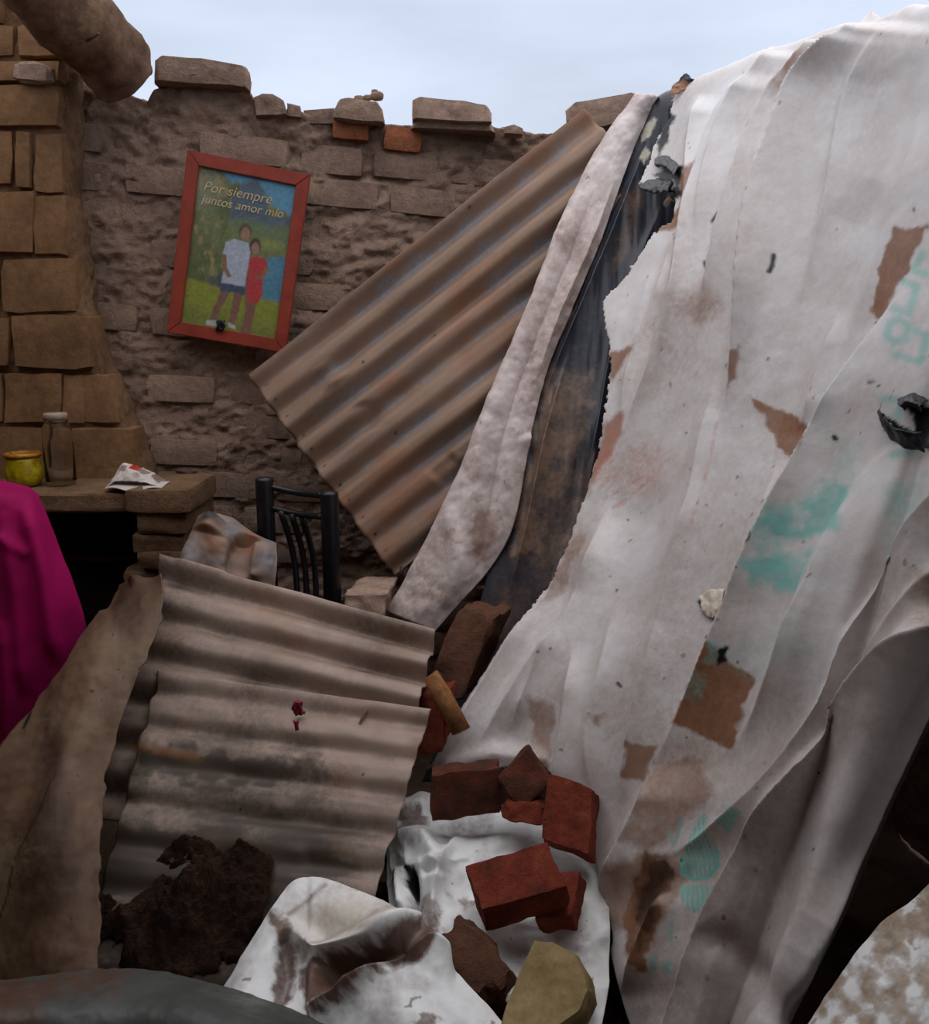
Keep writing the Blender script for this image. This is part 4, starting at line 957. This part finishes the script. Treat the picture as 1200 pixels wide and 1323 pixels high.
def lettering(txt, x, y, size, parent, mat, z=.0055):
    cu = bpy.data.curves.new('lettering', 'FONT'); cu.body = txt; cu.size = size; cu.shear = .25; cu.extrude = .0004
    tmp = bpy.data.objects.new('tmp', cu); C.objects.link(tmp); bpy.context.view_layer.update()
    me = bpy.data.meshes.new_from_object(tmp.evaluated_get(bpy.context.evaluated_depsgraph_get())); bpy.data.objects.remove(tmp)
    o = link('lettering', me, mat, parent); o.location = (x, y, z); return o
lettering('Por siempre', -w2 + b + .02, h2 - b - .080, .050, fo, M_gold); lettering('juntos amor m\u00edo', -w2 + b + .02, h2 - b - .122, .044, fo, M_gold)
# dark scrap stuck on the lower edge of the frame
def crumple(name, c, r, mat, label, cat, seed, sc=(1, 1, 1), loops=7):
    p = np.array([[math.cos(k * 2.4) * (.5 + .5 * math.sin(k * 1.7 + seed)), math.sin(k * 1.3 + seed) * .4, math.sin(k * 2.1 + seed * 2)] for k in range(loops * 3)])
    p = cr1(p, loops * 12) * r * np.array(sc) + np.asarray(c); V, F = tube(p, r * .22, 6)
    return setp(link(name, pyd(name, V, F), mat), label, cat)
q = fcw + WN * .028 + fx * (-.028) + fy * (-.268)
crumple('plastic_scrap', q, .018, M_blackscrap, 'tiny black plastic scrap caught on the lower bar of the red picture frame', 'scrap', 1.0, (1, .3, 1.2), 5)

# ================================================================== BEAM AND LOOSE BLOCKS ON TOP OF THE WALLS
pth = np.array([P(-30, -130, 2.75), P(30, -50, 2.95), P(78, 8, 3.12), P(118, 48, 3.25), P(144, 76, 3.33), P(158, 92, 3.38), P(164, 99, 3.40)])
pth = cr1(pth, 60); rr = np.interp(np.linspace(0, 1, 60), [0, .3, .6, .82, .90, .95, .985, 1], [.12, .125, .122, .128, .120, .100, .07, .03])
V, F = tube(pth, rr, 36); V = np.array(V)
ctr = np.repeat(pth, 36, 0); nr = V - ctr; nr /= np.linalg.norm(nr, axis=1, keepdims=True)
V = V + nr * (.035 * fbm(V * np.array([6, 6, 6]), 4) + .010 * fbm(V * 22, 3))[:, None]
bo = empty('beam', tuple(pth[-1])); setp(bo, 'thick weathered wooden beam with rounded end resting on the wall top at upper left', 'beam')
sub(link('log', pyd('log', V, F), M_wood), bo)
V, F = tube([P(112, 52, 3.10), P(122, 47, 3.07), P(128, 43, 3.05)], [.006, .005, .003], 6); sub(link('twig', pyd('twig', V, F), M_wood), bo)
V, F = tube([P(153, 52, 3.32), P(157, 47, 3.30), P(160, 46, 3.29)], [.008, .007, .004], 6); sub(link('twig', pyd('twig', V, F), M_wood), bo)

def topblock(outline, Y, dep, mat, label, name='adobe_block', cat='block', seed=0, grp='loose blocks on the wall top', rough=.006):
    o = link(name, prism(name, [P(x, y, Y) for x, y in outline][::-1], (dep * (outline[len(outline) // 3][0] - 600) / FPX * .8, dep, 0), seed, rough, 2), mat); return setp(o, label, cat, grp)
topblock([(199, 76), (206, 71), (260, 75), (318, 84), (322, 90), (321, 114), (300, 111), (240, 108), (199, 104)], 3.45, .22, M_block, 'long grey adobe block on the wall top beside the beam end', seed=2)
topblock([(328, 126), (338, 121), (352, 122), (366, 130), (372, 148), (330, 150)], 3.50, .16, M_block, 'small rounded adobe lump on the wall top above the red picture frame', seed=4)
topblock([(371, 133), (387, 137), (389, 152), (372, 150)], 3.52, .12, M_block, 'tiny adobe stub on the wall top above the red picture frame', seed=5)
topblock([(392, 142), (432, 140), (436, 160), (392, 160)], 3.55, .14, M_block, 'flat adobe piece left of the pebble topped block', seed=6)
topblock([(440, 128), (450, 125), (488, 131), (495, 140), (496, 158), (470, 157), (430, 152), (432, 142)], 3.50, .18, M_block, 'squarish grey adobe block on the wall top with pebbles lying on it', seed=7)
topblock([(533, 128), (540, 124), (600, 130), (630, 135), (634, 140), (635, 158), (600, 158), (533, 153)], 3.50, .2, M_pale, 'long pale brick on the wall top over the orange patches', 'brick', 'brick', 8)
topblock([(536, 152), (634, 158), (640, 170), (530, 165)], 3.53, .2, M_block, 'thin flat adobe slab under the long pale brick', seed=9)
topblock([(652, 164), (664, 160), (676, 166), (676, 174), (652, 172)], 3.54, .08, M_pale, 'small pale adobe crumb on the wall top right of the long pale brick', seed=10)
topblock([(731, 140), (742, 132), (790, 124), (818, 118), (828, 124), (830, 150), (780, 165), (745, 168), (732, 156)], 3.45, .2, M_pale, 'big tan adobe block above the leaning corrugated sheet beside the black sheeting', seed=12)
for k, (x, y, r) in enumerate(((464, 126, .022), (476, 124, .018), (487, 122, .024), (484, 117, .014))):
    c = P(x, y, 3.56); me = boxmesh('pebble', c - r, (2 * r, 0, 0), (0, 2 * r, 0), (0, 0, 1.3 * r), 2, .006, .45, k)
    setp(link('pebble', me, M_block), ('leftmost of the mud pebbles on the squarish block on the wall top', 'middle of the low mud pebbles on the squarish block on the wall top', 'rightmost mud pebble on the squarish block, under the topmost one', 'topmost mud pebble, stacked above the squarish block on the wall top')[k], 'pebble', 'pebbles on the wall top')
c = P(190, 90, 3.48); setp(link('pebble', boxmesh('pebble', c - .018, (.036, 0, 0), (0, .036, 0), (0, 0, .04), 2, .006, .4, 9), M_block), 'dark mud lump wedged between the beam end and the long grey block', 'pebble')
# scrap of torn black and brown plastic standing on the tarpaulin ridge
rows = [[(866, 126, 3.12), (882, 116, 3.12), (905, 108, 3.08)], [(868, 112, 3.14), (884, 102, 3.14), (900, 104, 3.10)], [(878, 100, 3.16), (884, 94, 3.16), (890, 100, 3.14)]]
g = patch(ctrlpx(rows), 40, 40); g = g + .012 * np.stack([fbm(g * 40, 3), fbm(g * 40 + 7, 3), fbm(g * 40 + 3, 3)], -1); px, py = proj(g)
z0 = px * 0; M_torn = layered('torn_plastic', srgb(160, 120, 96), [srgb(130, 86, 62), None, srgb(20, 20, 26), None], rough=.6)
o = gridmesh('torn_scrap', g, None, np.stack([z0 + .4, z0, np.clip(.5 + (106 - py) / 6 + fbm(pix3(px, py, .2), 3), 0, 1), z0], -1), .004, M_torn)
setp(o, 'ragged brown and black plastic scrap sticking up on the tarpaulin ridge', 'scrap')

# ================================================================== RUBBLE IN THE GAP
def hexa(name, p, a, b_, c, mat, label, cat='brick', grp=None, rough=.005, rnd=.12, seed=0, cuts=9):
    p0 = P(*p); o = link(name, boxmesh(name, p0, P(*a) - p0, P(*b_) - p0, np.asarray(c, float), cuts, rough * 1.6, rnd, seed, 26), mat); return setp(o, label, cat, grp)
hexa('adobe_block', (548, 890, 2.42), (598, 905, 2.38), (590, 786, 2.52), (.06, .16, -.02), M_brownblock, 'dark brown adobe block jammed between corrugated sheet and black sheeting', 'block', rough=.008, seed=31)
V, F = tube([P(556, 872, 2.28), P(570, 895, 2.26), P(596, 945, 2.20)], [.022, .026, .026], 12); V = np.array(V); V += .006 * np.stack([fbm(V * 30, 3), fbm(V * 30 + 5, 3), fbm(V * 30 + 8, 3)], -1)
setp(link('stick', pyd('stick', V, F), M_stick), 'short orange brown wooden stick poking out beside the corrugated sheet', 'stick')
hexa('brick', (536, 975, 2.24), (572, 975, 2.20), (540, 900, 2.28), (.03, .12, 0), M_redbrick, 'red brick in the dark gap below the wooden stick', 'brick', 'fallen red bricks', seed=33)
hexa('adobe_block', (440, 800, 2.78), (496, 800, 2.74), (446, 766, 2.80), (.02, .2, 0), M_pale, 'pale adobe block lying behind the black chair post', 'block', rough=.006, seed=35)

# crumpled white tarpaulin bed under the bricks
rows = [[(500, 1040, .33), (540, 1010, .34), (590, 1020, .33), (650, 1030, .32), (710, 1040, .32), (780, 1050, .31)],
        [(494, 1075, .32), (540, 1060, .33), (590, 1062, .345), (650, 1062, .345), (710, 1085, .32), (790, 1100, .29)],
        [(488, 1110, .27), (530, 1105, .31), (590, 1100, .33), (650, 1110, .32), (720, 1130, .30), (790, 1150, .27)],
        [(494, 1150, .25), (530, 1150, .28), (590, 1150, .28), (650, 1160, .28), (720, 1180, .27), (790, 1200, .25)],
        [(505, 1195, .25), (540, 1200, .26), (590, 1210, .26), (650, 1220, .25), (720, 1240, .24), (790, 1260, .22)],
        [(520, 1250, .24), (560, 1260, .24), (600, 1270, .24), (650, 1280, .23), (720, 1300, .22), (780, 1320, .2)]]
a = np.array(rows, float); g = patch(Pz(a[..., 0], a[..., 1], a[..., 2]), 170, 190); px, py = proj(g); n, v = normals(g)
d = bump(px, py, [(500, 1070), (545, 1075), (560, 1100), (548, 1120)], .03, 12) + step(px, py, [(595, 1055), (565, 1120), (560, 1160)], .025, 4, 20) + bump(px, py, [(520, 1110), (535, 1150), (530, 1190)], -.05, 9) + bump(px, py, [(556, 1120), (560, 1190)], .02, 7) + bump(px, py, [(600, 1160), (640, 1200)], .02, 12)
d += bump(px, py, [(505, 1110), (512, 1170)], .02, 7) + .012 * fbm(g * 10, 3) + .026 * (.5 - np.abs(fbm(g * 9 + 3, 2))) + .014 * (.5 - np.abs(fbm(g * 22, 2))) - .04
g = g + n * d[..., None]
br = mx_(.8 * polymask(px, py, [(510, 1035), (545, 1030), (550, 1060), (515, 1070)], 4, 8), .7 * polymask(px, py, [(545, 1150), (570, 1170), (565, 1220), (520, 1210), (530, 1150)], 4, 8), .8 * polymask(px, py, [(575, 1145), (612, 1160), (600, 1168)], 3), np.clip(.9 * fbm(pix3(px, py, .04), 4), 0, .5), np.where(vnoise(g * 70) > .93, .7, 0))
bl = polymask(px, py, [(510, 1105), (530, 1108), (534, 1130), (528, 1150), (514, 1130)], 2, 3)
o = gridmesh('tarpaulin_fold', g, None, np.stack([br, br * 0, bl, br * 0], -1), .003, M_lowtarp)
setp(o, 'crumpled white tarpaulin end spread under the fallen red bricks', 'tarpaulin')

G1 = 'fallen red bricks'
hexa('brick', (558, 1062, 1.96), (648, 1052, 1.96), (556, 1002, 1.99), (.0, .06, -.005), M_darkbrick, 'muddy dark brick lying flat, leftmost of the bricks under the tarpaulin edge', 'brick', G1, .004, .08, 41)
hexa('brick', (672, 1050, 1.92), (644, 1004, 1.97), (712, 1008, 1.96), (.005, .09, -.04), M_darkbrick, 'muddy dark brick standing on its corner between the flat dark one and the bright one', 'brick', G1, .004, .08, 43)
hexa('brick_fragment', (650, 1064, 1.90), (704, 1068, 1.88), (656, 1038, 1.93), (0, .06, .0), M_redbrick, 'broken brick fragment in front of the brick standing on its corner', 'brick', G1, .008, .2, 44)
hexa('brick', (699, 1082, 1.84), (760, 1104, 1.82), (707, 998, 1.95), (.025, .05, -.055), M_redbrick, 'bright red brick leaning upright, rightmost below the tarpaulin', 'brick', G1, .003, .05, 45)
hexa('brick', (620, 1176, 1.66), (733, 1144, 1.64), (600, 1118, 1.77), (.014, .03, -.075), M_redbrick, 'largest red brick lying on the white tarpaulin in the middle of the pile', 'brick', G1, .003, .07, 46)
hexa('brick', (690, 1186, 1.67), (738, 1184, 1.66), (704, 1126, 1.78), (.02, .03, -.06), M_redbrick, 'red brick half hidden right behind the largest one', 'brick', G1, .003, .07, 47)
hexa('brick', (556, 1222, 1.58), (622, 1296, 1.50), (592, 1178, 1.66), (.03, .05, -.08), M_brownblock, 'brown clay caked brick between the two lower white tarpaulin folds', 'brick', G1, .010, .12, 48)
ol = [(690, 1212), (712, 1216), (745, 1232), (760, 1256), (764, 1280), (752, 1308), (715, 1335), (640, 1345), (650, 1300), (668, 1255)]
o = link('adobe_block', prism('adobe_block', [P(x, y, 1.56 - (y - 1212) * .0016) for x, y in ol][::-1], (.03, .10, -.12), 51, .004, 3), earth('yellow_adobe', srgb(126, 106, 68), srgb(146, 124, 86), srgb(172, 150, 114), 9, 40, .4, .004))
setp(o, 'yellowish rounded adobe block lowest in the rubble beside the bottom tarpaulin folds', 'block')

# muddy white tarpaulin at the bottom centre
rows = [[(286, 1278, 1.60), (345, 1180, 1.71), (392, 1133, 1.77), (470, 1158, 1.71), (532, 1206, 1.61), (592, 1258, 1.51), (662, 1335, 1.38)],
        [(292, 1290, 1.54), (352, 1215, 1.64), (405, 1175, 1.69), (475, 1195, 1.63), (530, 1228, 1.55), (580, 1275, 1.47), (645, 1345, 1.36)],
        [(300, 1300, 1.50), (356, 1262, 1.58), (410, 1235, 1.62), (470, 1240, 1.57), (520, 1262, 1.50), (565, 1300, 1.43), (620, 1360, 1.34)],
        [(315, 1325, 1.46), (365, 1310, 1.50), (415, 1300, 1.51), (465, 1300, 1.48), (510, 1315, 1.42), (550, 1345, 1.37), (600, 1390, 1.30)],
        [(330, 1380, 1.42), (375, 1380, 1.42), (420, 1375, 1.42), (465, 1375, 1.40), (510, 1385, 1.36), (545, 1400, 1.32), (590, 1430, 1.26)]]
g = patch(ctrlpx(rows), 200, 240); px, py = proj(g); n, v = normals(g)
d = step(px, py, [(590, 1262), (545, 1232), (500, 1250), (450, 1285), (395, 1318)][::-1], .05, 8, 60, .05, .1)
d += bump(px, py, [(365, 1195), (420, 1235), (475, 1222), (540, 1215)], .035, 12) + bump(px, py, [(420, 1290), (440, 1255), (500, 1240), (545, 1228)], -.05, 14) + bump(px, py, [(365, 1200), (372, 1260), (360, 1300)], -.02, 12) + .010 * fbm(g * 12, 4) + bump(px, py, [(470, 1205), (545, 1215)], .02, 7)
g = g + n * d[..., None]
br = mx_(.95 * polymask(px, py, [(395, 1318), (388, 1255), (430, 1240), (500, 1225), (548, 1212), (570, 1226), (545, 1238), (490, 1262), (440, 1300)], 4, 6), .85 * polymask(px, py, [(350, 1180), (372, 1185), (380, 1230), (378, 1290), (350, 1300), (362, 1240)], 4, 6), .7 * stroke(px, py, [(372, 1180), (400, 1162), (420, 1146)], 3, 3), .6 * stroke(px, py, [(390, 1240), (450, 1205), (510, 1180), (540, 1208)], 4, 5),
         .8 * polymask(px, py, [(530, 1318), (545, 1310), (570, 1320), (560, 1335), (535, 1335)], 3, 8), np.where(vnoise(g * 60) > .93, .7, 0), np.clip(.6 * fbm(pix3(px, py, .03), 4), 0, .3))
crm = np.clip(.75 - (np.hypot((px - 440) / 130, (py - 1190) / 70)), 0, .55)
bl = .8 * polymask(px, py, [(480, 1215), (540, 1206), (546, 1214), (500, 1226), (470, 1230)], 3, 3)
o = gridmesh('tarpaulin_bundle', g, None, np.stack([br, crm, bl * 0, br * 0], -1), .004, M_lowtarp)
setp(o, 'muddy white tarpaulin bundle folded over itself at the bottom centre', 'tarpaulin')
# muddy white tarpaulin corner at the bottom right
rows = [[(1010, 1380, 1.12), (1040, 1325, 1.16), (1085, 1262, 1.20), (1140, 1195, 1.24), (1200, 1138, 1.28), (1290, 1060, 1.32)],
        [(1040, 1390, 1.06), (1070, 1345, 1.09), (1118, 1275, 1.13), (1170, 1215, 1.17), (1230, 1160, 1.20), (1310, 1090, 1.24)],
        [(1120, 1400, 1.00), (1140, 1370, 1.02), (1180, 1310, 1.05), (1230, 1250, 1.09), (1280, 1200, 1.12), (1360, 1130, 1.16)],
        [(1240, 1420, .97), (1250, 1390, .98), (1280, 1340, 1.0), (1320, 1290, 1.03), (1360, 1240, 1.06), (1430, 1170, 1.1)]]
g = patch(ctrlpx(rows), 120, 190); px, py = proj(g); n, v = normals(g); g = g + n * (.012 * fbm(g * 8, 4))[..., None]
br = mx_(np.clip(.42 + 1.5 * fbm(pix3(px, py, .05, 3), 5), 0, .9), .9 * polymask(px, py, [(1180, 1170), (1215, 1150), (1215, 1210), (1185, 1220), (1170, 1195)], 4, 10), np.where(vnoise(g * 70) > .9, .7, 0))
o = gridmesh('tarpaulin_corner', g, None, np.stack([br, np.clip(br - .2, 0, .5), br * 0, br * 0], -1), .004, M_lowtarp)
setp(o, 'mud spattered white tarpaulin piece in the bottom right corner', 'tarpaulin')

# ================================================================== SMALL THINGS
c = P(385, 922, 2.20); crumple('wrapper_scrap', P(385, 915, 2.17), .02, M_scrap, 'small maroon twisted wrapper scrap lying on the grey corrugated sheet', 'scrap', 2.0, (.9, .5, 1.0), 5)
crumple('wrapper_scrap', P(383, 938, 2.13), .012, M_scrap, 'lower tail of maroon wrapper scrap on the grey corrugated sheet', 'scrap', 4.0, (.9, .5, 1.2), 4)
V, F = tube(cr1(np.array([P(474, 918, 2.18), P(466, 932, 2.155), P(462, 948, 2.13), P(450, 958, 2.12), P(436, 962, 2.12)]), 16), .004, 6)
setp(link('dry_stalk', pyd('dry_stalk', V, F), M_dry), 'thin dry stalk lying on the grey corrugated sheet right of the maroon scrap', 'stalk')
